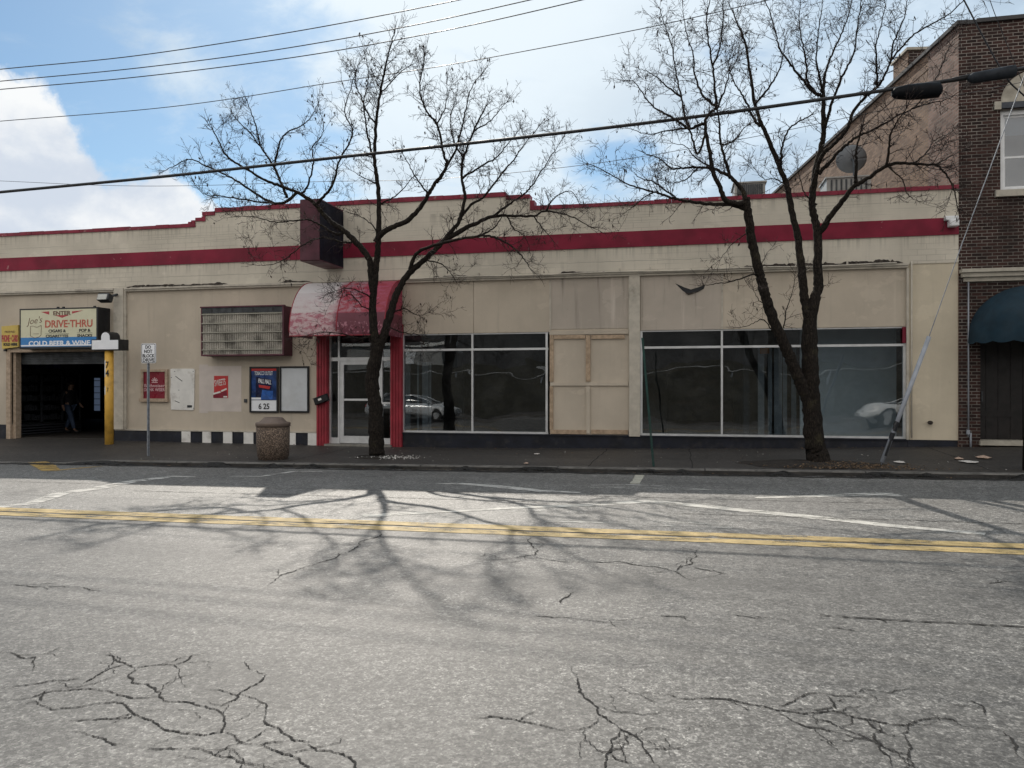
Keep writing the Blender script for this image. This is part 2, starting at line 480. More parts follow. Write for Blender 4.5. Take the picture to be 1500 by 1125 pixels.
CREAM = (.61, .562, .475)
M = {}
M['cream'] = plaster('painted block wall', CREAM)
M['panel'] = plaster('painted panel', (.525, .46, .375), courses=False, streak=.3)
M['panel_streaked'] = plaster('streaked panel', (.475, .42, .36), courses=False, streak=.95)
M['cream_smooth'] = plaster('painted stucco', (.60, .53, .41), courses=False, streak=.2)
M['trim'] = simple('trim paint', (.50, .46, .39), .6, var=.1, dirt=(.12, .1, .08), dirt_amt=.6)
M['ply'] = plaster('painted plywood', (.53, .465, .38), courses=False, streak=.2)
M['maroon'] = simple('maroon paint', (.195, .013, .034), .6, var=.22, scale=1.6, dirt=(.36, .20, .20), dirt_amt=.75, dlo=.655, dhi=.69, dscale=3.4, spec=.25)
M['coping'] = simple('coping paint', (.21, .016, .037), .6, var=.25, scale=3, dirt=(.36, .26, .24), dirt_amt=.75, dlo=.6, dhi=.68, dscale=5)
M['red'] = simple('red paint', (.30, .026, .042), .6, var=.2, scale=3, dirt=(.12, .03, .03), dirt_amt=.55, dscale=2.5)
M['black'] = simple('black paint', (.010, .011, .014), .45, var=.4, scale=3, dirt=(.05, .05, .05), dirt_amt=.4)
M['navy'] = simple('dark blue base paint', (.008, .010, .018), .5, var=.4, scale=3, dirt=(.06, .055, .05), dirt_amt=.4, dscale=4)
M['white'] = simple('white paint', (.72, .71, .68), .6, var=.06, scale=4, dirt=(.25, .22, .19), dirt_amt=.45, dscale=3)
M['white_clean'] = simple('white sign face', (.80, .82, .86), .35, var=.03, scale=4)
M['board'] = simple('blank white board', (.60, .63, .66), .4, var=.04, scale=3, dirt=(.35, .35, .34), dirt_amt=.3)
M['alu'] = simple('aluminium', (.66, .67, .68), .42, metal=.55, var=.08, scale=5)
M['alu_dull'] = simple('dull aluminium', (.42, .43, .44), .5, metal=.5, var=.12, scale=5)
M['galv'] = simple('galvanised steel', (.24, .26, .29), .5, metal=.5, var=.2, scale=18)
M['steel_dark'] = simple('dark steel', (.05, .055, .06), .5, metal=.4, var=.3)
M['wood'] = simple('raw lumber', (.42, .315, .22), .8, var=.22, scale=9, dirt=(.20, .12, .07), dirt_amt=.5, dscale=6)
M['rot'] = simple('rotten wood', (.045, .036, .030), .95, var=.6, scale=14, bump=.8, dirt=(.16, .14, .12), dirt_amt=.5, dscale=7)
M['wood_trim'] = simple('weathered frame', (.40, .31, .23), .75, var=.2, scale=12)
M['yellow_pole'] = simple('yellow post paint', (.72, .42, .075), .5, var=.1, scale=5, dirt=(.30, .16, .04), dirt_amt=.5, dscale=2)
M['pale_yellow'] = simple('pale yellow sign face', (.62, .605, .44), .35, var=.03, dirt=(.5, .46, .28), dirt_amt=.3)
M['yellow'] = simple('yellow sign face', (.58, .43, .10), .4, var=.06, dirt=(.5, .3, .05), dirt_amt=.4)
M['sign_blue'] = simple('sign blue', (.03, .20, .50), .35, var=.04)
M['sign_red'] = simple('sign red', (.42, .05, .06), .4, var=.25, scale=30)
M['ink'] = simple('black lettering', (.012, .012, .014), .4, var=.2)
M['ink_red'] = simple('red lettering', (.48, .12, .08), .5, var=.3, scale=25)
M['ink_brown'] = simple('brown lettering', (.16, .085, .06), .5, var=.3, scale=25)
M['poster_red'] = simple('red poster', (.48, .035, .035), .35, var=.06)
M['poster_beer'] = simple('dark red poster', (.20, .012, .028), .35, var=.1)
M['poster_beer_ink'] = simple('faded pink lettering', (.62, .40, .42), .5)
M['poster_blue'] = simple('blue poster', (.018, .05, .17), .3, var=.5, scale=4)
M['poster_deep'] = simple('deep blue print', (.008, .012, .05), .3, var=.3)
M['marquee'] = simple('aged letter board', (.50, .475, .42), .55, var=.1, scale=3, dirt=(.10, .095, .08), dirt_amt=.8, dscale=2.6, dlo=.42, dhi=.66)
M['blade'] = simple('dark sign side', (.008, .008, .015), .6, var=.3, spec=.12)
M['blade_front'] = simple('faded maroon sign edge', (.085, .022, .036), .5, var=.25, scale=3)
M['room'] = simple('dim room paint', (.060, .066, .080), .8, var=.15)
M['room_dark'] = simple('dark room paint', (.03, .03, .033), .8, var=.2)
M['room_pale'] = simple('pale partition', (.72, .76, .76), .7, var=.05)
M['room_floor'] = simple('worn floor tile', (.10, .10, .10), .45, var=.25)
M['concrete'] = simple('concrete', (.22, .21, .19), .85, var=.2, scale=5, bump=.4, dirt=(.09, .08, .07), dirt_amt=.6, dscale=2)
M['kerb'] = simple('kerb concrete', (.115, .107, .097), .85, var=.35, scale=5, bump=.5, dirt=(.05, .045, .04), dirt_amt=.7, dscale=2.5)
def kerb_mat():
    m = M['kerb']; t = NT(m.node_tree); b = m.node_tree.nodes['Principled BSDF']; p = t.pos()
    sp = t.n('ShaderNodeSeparateXYZ'); t.set(sp.inputs[0], p)
    f = t.math('ABSOLUTE', t.math('SUBTRACT', t.math('FRACT', t.math('ADD', t.math('DIVIDE', sp.outputs[0], 2.9), .35)), .5))
    src = b.inputs['Base Color'].links[0].from_socket
    c = t.mix(t.ramp(f, .003, .006, .9, 0), src, (.015, .013, .012))
    c = t.mix(t.ramp(t.noise(p, 9, 5, .7), .55, .68, 0, .8), c, (.03, .027, .024))
    t.set(b.inputs['Base Color'], c)
kerb_mat()
M['kerb_yellow'] = worn_paint('kerb yellow', (.42, .27, .07), .42)
M['glass'] = glass('window glass', wav=.26, f0=.095)
M['glass_door'] = glass('door glass', wav=.05)
M['glass_house'] = glass('sash glass', tint=(.5, .55, .6), wav=.05, f0=.16)
M['canvas_blue'] = simple('blue canvas', (.007, .026, .042), .8, var=.2, scale=4, bump=.2)
M['frame_white'] = simple('white sash paint', (.74, .75, .76), .5, var=.05)
M['limestone'] = simple('limestone', (.42, .39, .33), .8, var=.14, scale=4, dirt=(.15, .13, .1), dirt_amt=.5)
M['bark'] = bark('bark')
M['twig'] = simple('twig bark', (.026, .018, .017), .85, var=.4, scale=9, spec=.2)
M['pod'] = simple('dry pods', (.030, .018, .012), .85, var=.5, scale=20)
M['leaf'] = simple('dead leaves', (.13, .085, .05), .85, var=.75, scale=16)
M['soil'] = simple('damp soil', (.018, .014, .011), .95, var=.5, scale=14, bump=.8)
M['rubble'] = simple('pale rubble', (.55, .53, .50), .8, var=.25, scale=20)
M['cable'] = simple('cable sheath', (.020, .021, .024), .6, var=.2)
M['wire'] = simple('bare wire', (.045, .047, .050), .5, var=.2)
M['case'] = simple('splice case', (.005, .006, .008), .6, var=.3, spec=.12)
M['case_grey'] = simple('grey splice case', (.020, .024, .030), .6, var=.3, spec=.15)
M['plastic_grey'] = simple('grey plastic', (.30, .32, .36), .5, var=.1, dirt=(.16, .16, .17), dirt_amt=.4)
M['green_post'] = simple('green post paint', (.016, .055, .048), .5, metal=.2, var=.2, dirt=(.09, .05, .03), dirt_amt=.4)
M['hvac'] = simple('weathered sheet metal', (.30, .30, .29), .55, metal=.3, var=.12)
M['roof'] = simple('roof felt', (.06, .06, .062), .95, var=.2, scale=2)
M['dish'] = simple('grey dish', (.13, .14, .15), .6, var=.1)
M['paper'] = simple('paper scrap', (.62, .58, .54), .8, var=.1, scale=20)
M['paper_tan'] = simple('tan paper', (.42, .30, .23), .8, var=.15, scale=20)
M['rubber'] = simple('tyre rubber', (.02, .02, .02), .8)
M['silver'] = simple('silver car paint', (.62, .63, .64), .25, metal=.35, var=.03)
M['car_white'] = simple('white car paint', (.74, .74, .73), .25, var=.02)
M['car_glass'] = simple('car glass', (.02, .025, .03), .05, var=.1, spec=.9)
M['lamp_glass'] = simple('lamp lens', (.45, .45, .42), .2, var=.1)
M['grass'] = simple('winter grass', (.020, .018, .010), .95, var=.4, scale=1.5, dirt=(.045, .034, .022), dirt_amt=.6, dscale=.5)
M['skin'] = simple('skin', (.22, .13, .09), .55)
M['hair'] = simple('hair', (.02, .014, .01), .6)
M['jacket'] = simple('dark jacket', (.008, .008, .010), .85)
M['jeans'] = simple('blue jeans', (.035, .055, .10), .85, var=.2)
M['shoe'] = simple('shoes', (.02, .02, .02), .6)
M['joint'] = simple('joint filler', (.020, .019, .018), .95, var=.4, scale=9)

def aggregate():
    m, t, b = mat('exposed aggregate'); p = t.pos()
    v = t.n('ShaderNodeTexVoronoi'); t.set(v.inputs['Vector'], p); v.inputs['Scale'].default_value = 42
    s = t.n('ShaderNodeSeparateColor'); t.set(s.inputs[0], v.outputs['Color'])
    c = t.mix(s.outputs[0], (.095, .065, .045), (.30, .22, .165))
    c = t.mix(t.ramp(v.outputs['Distance'], .35, .6, 0, .8), c, (.04, .03, .024))
    t.set(b.inputs['Base Color'], c); b.inputs['Roughness'].default_value = .85
    t.set(b.inputs['Normal'], t.bump(v.outputs['Distance'], -.8, .012))
    return m
M['aggregate'] = aggregate()
M['can_lid'] = simple('brown lid', (.155, .115, .092), .6, var=.14, dirt=(.06, .045, .04), dirt_amt=.5)

def awning_mat():
    m, t, b = mat('faded vinyl'); p = t.pos(); uv = t.uvz()
    sp = t.n('ShaderNodeSeparateXYZ'); t.set(sp.inputs[0], p)
    n = t.noise(t.map(p, (1, 1, 2.4)), 5, 6, .7)
    red = (.30, .020, .040); pink = (.33, .085, .125); white = (.60, .54, .53); deep = (.085, .007, .024)
    # how bleached: most to the left and on the crown
    e = t.math('ADD', sp.outputs[0], t.math('MULTIPLY', t.noise(p, 2.4, 5, .6), .9))
    left = t.ramp(e, -8.55, -8.2, 1, 0)
    band = t.ramp(sp.outputs[2], 3.62, 3.66, 0, 1)
    band2 = t.ramp(sp.outputs[2], 4.18, 4.21, 0, 1)
    c = t.mix(t.ramp(n, .33, .55), pink, tuple(x * .85 for x in white))
    c = t.mix(t.math('MULTIPLY', band, t.ramp(n, .2, .6, .5, 1)), t.mix(t.ramp(n, .38, .56), pink, (.50, .36, .37)), (.52, .46, .455))
    c = t.mix(t.math('MULTIPLY', band2, .85), c, (.60, .56, .55))
    r = t.mix(t.ramp(n, .4, .7), red, (.36, .06, .12))
    r = t.mix(t.math('MULTIPLY', t.ramp(sp.outputs[2], 3.60, 3.64, 1, 0), .85), r, deep)
    mid = t.math('MULTIPLY', t.ramp(e, -7.55, -7.75, 0, .8), t.math('MULTIPLY', band, t.ramp(n, .42, .56)))
    r = t.mix(mid, r, (.34, .19, .22))
    low = t.math('MULTIPLY', t.ramp(sp.outputs[2], 3.4, 3.38, 0, 1), t.ramp(t.noise(p, 11, 4, .6), .55, .62))
    r = t.mix(t.math('MULTIPLY', low, .8), r, (.42, .17, .22))
    c = t.mix(left, r, c)
    t.set(b.inputs['Base Color'], c); b.inputs['Roughness'].default_value = .45
    t.set(b.inputs['Normal'], t.bump(t.noise(p, 6, 3), .25, .03))
    return m
M['awning'] = awning_mat()
SIDE = Vector((-.149, .989, 0)).normalized()      # run of the brick building's side wall
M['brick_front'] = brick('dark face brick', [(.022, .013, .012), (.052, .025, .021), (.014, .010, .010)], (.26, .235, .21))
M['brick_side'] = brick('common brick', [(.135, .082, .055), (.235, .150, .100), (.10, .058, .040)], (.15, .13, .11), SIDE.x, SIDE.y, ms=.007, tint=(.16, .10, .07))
M['brick_return'] = brick('brown brick', [(.105, .06, .046), (.22, .135, .105), (.06, .04, .036)], (.26, .225, .19), SIDE.x, SIDE.y)
M['road'] = asphalt('worn asphalt', (.101, .098, .092), (.42, .405, .375), (.018, .017, .016), far=.50, grime=((-3.6, 4.1, 2.3, 1.0), (2.0, 3.6, 1.5, .7), (-1.2, 6.6, 1.6, .6), (-6, 7.2, 2.6, .5), (.2, 7.0, 1.2, .4)))
M['walk'] = asphalt('dirty pavement', (.046, .040, .035), (.13, .118, .105), (.018, .016, .014), wear=1.2, crackscale=.7)
M['paint_white'] = worn_paint('faded white paint', (.58, .56, .52), .55)
M['paint_white_strong'] = worn_paint('white road paint', (.60, .58, .53), .55)
M['paint_tee'] = worn_paint('parking tee paint', (.50, .48, .40), .66)
M['crack'] = worn_paint('crack edge crumble', (.020, .019, .018), .575, rough=.95)
M['paint_faint'] = worn_paint('faint white paint', (.50, .49, .45), .50)
M['paint_yellow'] = worn_paint('yellow road paint', (.50, .37, .165), .575)
M['paint_yellow_worn'] = worn_paint('worn yellow paint', (.50, .33, .10), .56)
def lit(name, col, s):
    m, t, b = mat(name); t.set(b.inputs['Base Color'], col); t.set(b.inputs['Emission Color'], col); b.inputs['Emission Strength'].default_value = s
    return m
M['lit_door'] = lit('lit cooler door', (.30, .40, .60), .14)

# ------------------------------------------------------------------ the ground
def sheet(name, ys, xs, material, dz=0., kind='structure', f=gz):
    mb = MB(); mb.grid([[(x, y, f(x, y) + dz) for x in xs] for y in ys])
    o = mb.build(name, material, fix=False)
    tag(o, kind=kind)
    return o
def span(a, b, n): return [a + (b - a) * i / n for i in range(n + 1)]
XS = span(-60, 60, 120)
road = sheet('road', [1.9, 3, 5, 7, YC, 10, 12, 14, YG], XS, M['road'])
side = sheet('sidewalk', [KERB - .01, 16.5, 17.5, 18.5, 19.2, WALL + .3], span(-60, 40, 100), M['walk'])
ks = [x for x in span(-60, 40, 200)]
kb = MB()
kb.grid([[(x, YG + .003, gutter(x) + kerb_h(x) - .024) for x in ks], [(x, YG + .003 + random.uniform(0, .006), gutter(x) + kerb_h(x) - .022) for x in ks],
         [(x, YG + .022, gutter(x) + kerb_h(x) + random.uniform(-.006, .004)) for x in ks], [(x, KERB, gutter(x) + kerb_h(x) + .002) for x in ks]])
kerb = kb.build('kerb', M['kerb'], fix=False); tag(kerb, kind='structure')
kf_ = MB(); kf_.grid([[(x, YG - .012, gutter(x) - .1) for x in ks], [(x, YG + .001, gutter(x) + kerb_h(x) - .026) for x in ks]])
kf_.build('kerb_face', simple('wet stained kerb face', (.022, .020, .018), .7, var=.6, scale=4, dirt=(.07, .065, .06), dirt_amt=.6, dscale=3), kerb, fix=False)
# ground everywhere else, out to the horizon
def far_z(x, y):
    if 1 < y < 60: return -.35
    return -.35
gr = MB(); gr.grid([[(x, y, -.4) for x in (-400, -60, 60, 400)] for y in (-400, -40, 60, 400)], False)
tag(gr.build('ground', M['grass'], fix=False), kind='structure')
# far pavement and the grassy bank behind the camera
def bank_z(x, y):
    if y > -3.5: return .11
    return .11 + 3.2 * min(1, (-3.5 - y) / 12) ** 1.2 + .25 * math.sin(x * .31) * min(1, (-3.5 - y) / 6)
sheet('far_sidewalk', [-3.5, 0, 1.9], span(-60, 60, 60), M['walk'], f=lambda x, y: .11)
sheet('hill_terrain', span(-60, -3.5, 24), span(-70, 70, 60), M['grass'], f=bank_z)
kf = MB(); kf.box(-60, 60, 1.9, 2.05, -.1, .112); tag(kf.build('far_kerb', M['kerb']), kind='structure')

# road markings: sheets a few mm above the asphalt
def stripe(name, pts, widths, material, parent, dz=.005, sub=14, jit=.012):
    """ribbon along ground points (Vector), widths in metres measured across the street"""
    P = []; Wd = []
    for i in range(len(pts) - 1):
        for k in range(sub):
            t = k / sub; P.append(pts[i].lerp(pts[i + 1], t)); Wd.append(lerp(widths[i], widths[i + 1], t))
    P.append(pts[-1]); Wd.append(widths[-1])
    a, b = [], []
    for i, p in enumerate(P):
        d = (P[min(i + 1, len(P) - 1)] - P[max(i - 1, 0)]); d.z = 0; d.normalize()
        n = Vector((-d.y, d.x, 0))
        w = Wd[i] / 2
        for sgn, l in ((1, a), (-1, b)):
            q = p + n * sgn * (w + random.uniform(-jit, jit))
            l.append((q.x, q.y, gz(q.x, q.y) + dz))
    mb = MB(); mb.grid([b, a], False)
    o = mb.build(name, material, parent, fix=False)
    return o
def GP(l): return [G(x, y) for x, y in l]
xs_l = span(-60, 60, 60)
for y0, y1 in ((9.01, 9.29), (8.70, 8.94)):
    pts = [Vector((x, (y0 + y1) / 2, 0)) for x in xs_l]
    stripe('yellow_line', pts, [y1 - y0] * len(pts), M['paint_yellow'], road, sub=6, jit=.008)
stripe('white_marking', GP([(-60, 753), (0, 743), (45, 738), (90, 723), (140, 716), (190, 706), (250, 698.5), (287, 698.5)]), [.25, .25, .22, .3, .32, .34, .3, .1], M['paint_white'], road)
stripe('white_marking', GP([(338, 698), (383, 698), (430, 691), (472, 685)]), [.09, .1, .14, .1], M['paint_white'], road)
stripe('yellow_marking', GP([(55, 677), (66, 683), (76, 690)]), [.40, .42, .34], M['paint_yellow_worn'], road)
stripe('yellow_marking', GP([(76, 690), (110, 686.5), (150, 683)]), [.2, .14, .1], M['paint_yellow_worn'], road)
stripe('white_marking', GP([(638, 708.5), (680, 709), (730, 713), (790, 719), (850, 722)]), [.05, .2, .28, .26, .1], M['paint_white'], road)
stripe('white_marking', GP([(533, 757), (570, 754), (640, 751), (733, 745.5), (800, 742.5), (867, 740), (950, 734.5), (1000, 739), (1080, 747), (1167, 755.5), (1240, 763), (1300, 770), (1380, 777), (1443, 783)]),
       [.3, .2, .13, .16, .2, .2, .28, .25, .25, .26, .24, .22, .16, .2], M['paint_white_strong'], road)
stripe('white_marking', GP([(1107, 729.5), (1180, 727.5), (1283, 724), (1300, 724.5), (1322, 728)]), [.14, .2, .3, .3, .1], M['paint_white_strong'], road)
stripe('white_marking', GP([(930, 709), (938, 696)]), [.17, .17], M['paint_tee'], road)
stripe('white_marking', GP([(866, 711), (915, 710), (970, 712)]), [.04, .09, .04], M['paint_white'], road)
stripe('white_marking', GP([(865, 714), (960, 715), (1052, 718)]), [.1, .16, .1], M['paint_faint'], road)
stripe('white_marking', GP([(798, 764), (880, 766), (976, 770.5), (1072, 774)]), [.05, .09, .08, .06], M['paint_faint'], road)
stripe('white_marking', GP([(965, 764), (1010, 766.5), (1072, 770)]), [.04, .06, .04], M['paint_faint'], road)
M['gutter_dirt'] = worn_paint('gutter silt', (.020, .018, .016), .545)
stripe('gutter_dirt', [Vector((x, YG - .17, 0)) for x in span(-60, 40, 80)], [.30] * 81, M['gutter_dirt'], road, dz=.004, sub=4, jit=.05)
# worn yellow on the kerb by the driveway
ky = MB()
kx = span(-19.5, -11.6, 50)
ky.grid([[(x, YG - .004, gutter(x) + kerb_h(x) * .3) for x in kx], [(x, YG + .018, gutter(x) + kerb_h(x) + .006) for x in kx], [(x, KERB + .02, gutter(x) + kerb_h(x) + .008) for x in kx]], False)
ky.build('kerb_paint', M['kerb_yellow'], kerb, fix=False)

def crack_path(pts, rough=.16):
    out = [p.copy() for p in pts]
    for _ in range(5):
        q = []
        for a, b in zip(out, out[1:]):
            L = (b - a).length; m = (a + b) / 2
            n = Vector((-(b - a).y, (b - a).x, 0))
            q += [a, m + n * random.uniform(-rough, rough)]
            del L
        out = q + [out[-1]]
    return out
def L2(l, ox, oy, s=2.0): return [(ox + x / s, oy + y / s) for x, y in l]
cracks = []
for l in ([(0, 450), (90, 445), (130, 430), (240, 420), (300, 425), (340, 432), (390, 447), (480, 437)],
          [(0, 478), (60, 465), (105, 455), (150, 480), (210, 475), (280, 462), (340, 458), (370, 470), (400, 495), (450, 515), (530, 550), (600, 555), (650, 545), (660, 520), (650, 490), (600, 470), (560, 460), (480, 455), (470, 430), (430, 405), (385, 400), (375, 380), (395, 360), (450, 350), (510, 348), (525, 370), (530, 400), (550, 415)],
          [(510, 348), (540, 340), (570, 318)], [(395, 360), (340, 335), (300, 318)], [(240, 405), (300, 370), (370, 345)],
          [(660, 545), (700, 572), (760, 585), (840, 573)], [(770, 580), (820, 605), (880, 635), (930, 656), (1000, 700)],
          [(650, 470), (690, 450), (710, 425), (760, 400), (785, 375)], [(710, 435), (760, 455), (780, 490), (790, 525), (830, 550), (860, 570), (930, 578)],
          [(900, 580), (930, 600), (1000, 610), (1040, 635), (1050, 680)], [(160, 545), (280, 560), (370, 585), (430, 592), (540, 595), (600, 600), (680, 620), (720, 640), (820, 660)],
          [(0, 310), (50, 320), (75, 330), (105, 325), (95, 370)], [(0, 115), (150, 120), (300, 135)], [(780, 118), (840, 80), (950, 45), (1000, 24), (1066, -16), (1120, -54)],
          [(200, 512), (320, 508), (400, 500)], [(0, 420), (80, 408), (160, 395), (240, 388)], [(120, 455), (140, 420)]):
    cracks.append((L2(l, 0, 800), .016))
for l in ([(54, -26), (58, 0), (66, 26), (6, 36)], [(66, 26), (100, 40), (210, 48), (310, 45), (410, 60), (480, 75), (540, 110)], [(480, 75), (530, 50), (545, 5)], [(530, 62), (640, 85)],
          [(40, 200), (130, 210), (210, 217), (300, 227)], [(180, 350), (195, 400), (230, 455), (255, 495), (320, 540), (380, 575), (400, 610), (440, 665)], [(320, 540), (290, 570), (280, 610), (285, 670)],
          [(255, 505), (230, 530), (190, 540), (100, 530), (30, 515), (-60, 500), (-130, 505)],
          [(300, 408), (350, 435), (460, 437), (530, 450), (640, 450), (700, 465), (770, 480), (850, 492), (900, 490), (960, 485), (1010, 505), (1080, 518), (1160, 525), (1200, 510), (1290, 508), (1320, 530), (1440, 545), (1540, 545)],
          [(770, 472), (830, 450), (910, 432), (980, 440), (1060, 448)], [(920, 440), (950, 480)], [(780, 488), (860, 530), (960, 550), (1050, 570), (1090, 575)],
          [(1080, 520), (1060, 560), (1080, 600), (1110, 660)], [(1160, 525), (1145, 550), (1170, 590), (1190, 670)], [(1040, 510), (1100, 555), (1140, 560)], [(1330, 450), (1380, 470), (1395, 500)],
          [(1440, 545), (1480, 590), (1500, 630)], [(870, 500), (930, 515), (1010, 550), (1050, 570), (1100, 595), (1170, 615)],
          [(1390, 110), (1440, 105), (1540, 107)], [(145, 170), (180, 135)], [(430, 205), (520, 210)], [(640, 200), (740, 215)], [(920, 238), (1010, 248)], [(1060, 210), (1100, 228)]):
    cracks.append((L2(l, 750, 800), .016))
cb = MB()
def crack_strip(P, w, ends=True):
    a, b = [], []; wv = 1.0; n = len(P)
    for i, p in enumerate(P):
        d = (P[min(i + 1, n - 1)] - P[max(i - 1, 0)]); d.z = 0
        if d.length < 1e-6: d = Vector((1, 0, 0))
        d.normalize(); nn = Vector((-d.y, d.x, 0))
        wv = .7 * wv + .3 * random.uniform(-.5, 2.3)
        ww = w * max(.10, wv) * random.uniform(.5, 1.3) * min(1, .12 + 5 * min(i, n - 1 - i) / n)
        sh = random.uniform(-.25, .25) * w
        for sg, li in ((1, a), (-1, b)):
            q = p + nn * (sg * ww / 2 + sh); li.append((q.x, q.y, gz(q.x, q.y) + .004))
    cb.grid([b, a], False)
def hairline(p, ang, length, w, lev=0):
    pts = [p]
    for _ in range(max(2, int(length / .07))):
        ang += random.gauss(0, .42); pts.append(pts[-1] + Vector((math.cos(ang), math.sin(ang), 0)) * .07)
    crack_strip(crack_path(pts, .2)[::4] if lev else crack_path(pts, .2)[::2], w)
    if lev < 1:
        for q in pts[2::4]:
            if random.random() < .5: hairline(q, ang + random.choice((-1, 1)) * random.uniform(.6, 1.3), length * random.uniform(.3, .6), w * .7, lev + 1)
for l, w in cracks:
    P = crack_path(GP(l), .13)
    near = sum(p.y for p in P) / len(P)
    w *= .48 + .062 * near
    crack_strip(P, w)
    step = max(6, int(len(P) / max(1, (P[-1] - P[0]).length * 3.2)))
    for i in range(step // 2, len(P) - 2, step):
        if random.random() < .62:
            d = P[i + 1] - P[i]; hairline(P[i], math.atan2(d.y, d.x) + random.choice((-1, 1)) * random.uniform(.5, 1.4), random.uniform(.15, .6), w * .5)
for yy, x0, x1 in ((8.975, -26, 14), (12.05, -12, 3), (6.1, 1, 9), (10.6, 0, 9), (11.3, -9, -2)):       # paving seams
    P = crack_path([Vector((x, yy + random.uniform(-.02, .02), 0)) for x in span(x0, x1, 8)], .02)
    a, b = [], []
    for p in P:
        w = random.uniform(.008, .03)
        a.append((p.x, p.y + w / 2, gz(p.x, p.y) + .0065)); b.append((p.x, p.y - w / 2, gz(p.x, p.y) + .0065))
    cb.grid([b, a], False)
cb.build('cracks', M['crack'], road, fix=False)
# pavement joints
jb = MB()
for px in (455, 872, 1012, 1420):
    X = WX(px, 17)
    P = crack_path([Vector((X + random.uniform(-.02, .02), y, 0)) for y in span(KERB + .02, WALL - .1, 4)], .03)
    jb.grid([[(p.x - .012, p.y, gz(p.x, p.y) + .004) for p in P], [(p.x + .012, p.y, gz(p.x, p.y) + .004) for p in P]], False)
P = crack_path([Vector((x, 17.4, 0)) for x in span(-9, 7, 8)], .02)
jb.grid([[(p.x, p.y - .008, gz(p.x, p.y) + .004) for p in P], [(p.x, p.y + .008, gz(p.x, p.y) + .004) for p in P]], False)
jb.build('joints', M['joint'], side, fix=False)

# ------------------------------------------------------------------ shop building
XL, XR = -30.0, 6.28
shop = thing('shop_building', 'long low cream painted shop building with maroon bands and big dark storefront windows', 'building', ((XL + XR) / 2, WALL, .1))
LED = 4.60            # underside of the upper wall
X0, X1, X2, X3 = WX(283), WX(315), WX(741), WX(783)
TOP, MID, LOW = 6.70, 6.62, 6.31
up = MB()
prof = [(XL, LED), (XR, LED), (XR, LOW), (X3, LOW), (X3 - .12, 6.47), (X3 - .12, MID), (X2, MID), (X2, TOP), (X1, TOP), (X1, MID), (X0 + .30, MID), (X0 + .30, 6.47), (X0 + .08, 6.47), (X0 + .08, LOW), (XL, LOW)]
up.prism([(x, WALL, z) for x, z in prof], (0, .30, 0))
upper_wall = up.build('parapet_wall', M['cream'], shop)
# coping follows the steps, with ragged upper courses
cp = MB()
def cop(x0, x1, z, h=.10):
    n = max(1, int(abs(x1 - x0) / .42)); xs = span(x0, x1, n)
    for a, b in zip(xs, xs[1:]):
        cp.box(a + .003, b - .003, WALL - .035 + random.uniform(-.004, .004), WALL + .33, z, z + h + random.uniform(-.010, .008))
cop(XL, X0 + .08, LOW); cop(X0 + .085, X0 + .30, 6.47, .1); cop(X0 + .305, X1, MID, .1); cop(X1 + .005, X2, TOP, .12); cop(X2 + .005, X3 - .12, MID, .1)
cop(X3 + .005, XR, LOW)
cp.box(X3 - .118, X3, WALL - .03, WALL + .32, LOW, 6.56); cp.box(X0 + .05, X0 + .078, WALL - .03, WALL + .32, LOW + .12, 6.46)
cp.box(X0 + .29, X0 + .40, WALL - .028, WALL - .002, 6.46, 6.60)
for x, z in ((X0 - .22, LOW + .10), (X0 - .10, LOW + .16), (X0 + .0, LOW + .2)): cp.box(x - .07, x + .05, WALL, WALL + .2, LOW + .08, z)
cp.build('coping', M['coping'], shop)
bl = MB(); bl.box(XL, XR - .002, WALL - .03, WALL + .02, 5.25, 5.645); bl.build('belt_course', M['maroon'], shop)

def wallbox(x0, x1, z0, z1, y=WALL + .06, th=.22, m='panel', name='wall'):
    return box(name, M[m], shop, x0, x1, y, y + th, z0, z1)
# thin cornice at the foot of the upper wall
lg = MB()
for x0, x1 in ((XL, WX(168)), (WX(184), WX(458)), (WX(590), WX(1330))):
    lg.box(x0, x1, WALL - .07, WALL + .05, LED - .035, LED + .022)
    lg.box(x0, x1, WALL - .03, WALL + .055, LED - .085, LED - .038)
lg.build('cornice', M['trim'], shop)
def rot_run(px0, px1, h=.07):
    n = max(8, int((px1 - px0) / 3)); xs = span(WX(px0), WX(px1), n); zz_ = LED + .024
    top = []; hh = h
    for i, x in enumerate(xs):
        if random.random() < .3: hh = h * random.uniform(.35, 1.3)
        top.append(zz_ + hh * random.uniform(.85, 1.1) * min(1, .2 + min(i, n - i) * .35))
    m_ = MB(); f0 = [(x, WALL - .075 + random.uniform(-.012, .010)) for x in xs]
    m_.grid([[(x, WALL - .001, zz_) for x in xs], [(x, y, zz_ - .012 * random.random()) for x, y in f0], [(x, y + .004, z - .012) for (x, y), z in zip(f0, top)], [(x, WALL - .03, z) for (x, y), z in zip(f0, top)], [(x, WALL - .001, z - .004) for (x, y), z in zip(f0, top)]], False)
    m_.build('rotten_board', M['rot'], shop)
rot_run(188, 300, .06); rot_run(296, 335, .12); rot_run(414, 456, .07); rot_run(634, 700, .06); rot_run(818, 888, .065); rot_run(1088, 1322, .08)
# conduit and hooks along the cornice
cd = MB()
cd.tube([(WX(p), WALL - .095, LED + .01 + .012 * math.sin(p * .03)) for p in range(592, 1332, 20)], .017, 6)
for p in (702, 788, 908, 953, 1165, 1240):
    cd.box(WX(p) - .02, WX(p) + .02, WALL - .1, WALL, LED + .02, LED + .11)
cd.tube([(WX(1335), WALL - .02, .5), (WX(1335), WALL - .02, LED + .06)], .018, 6)
cd.build('conduit', M['trim'], shop)

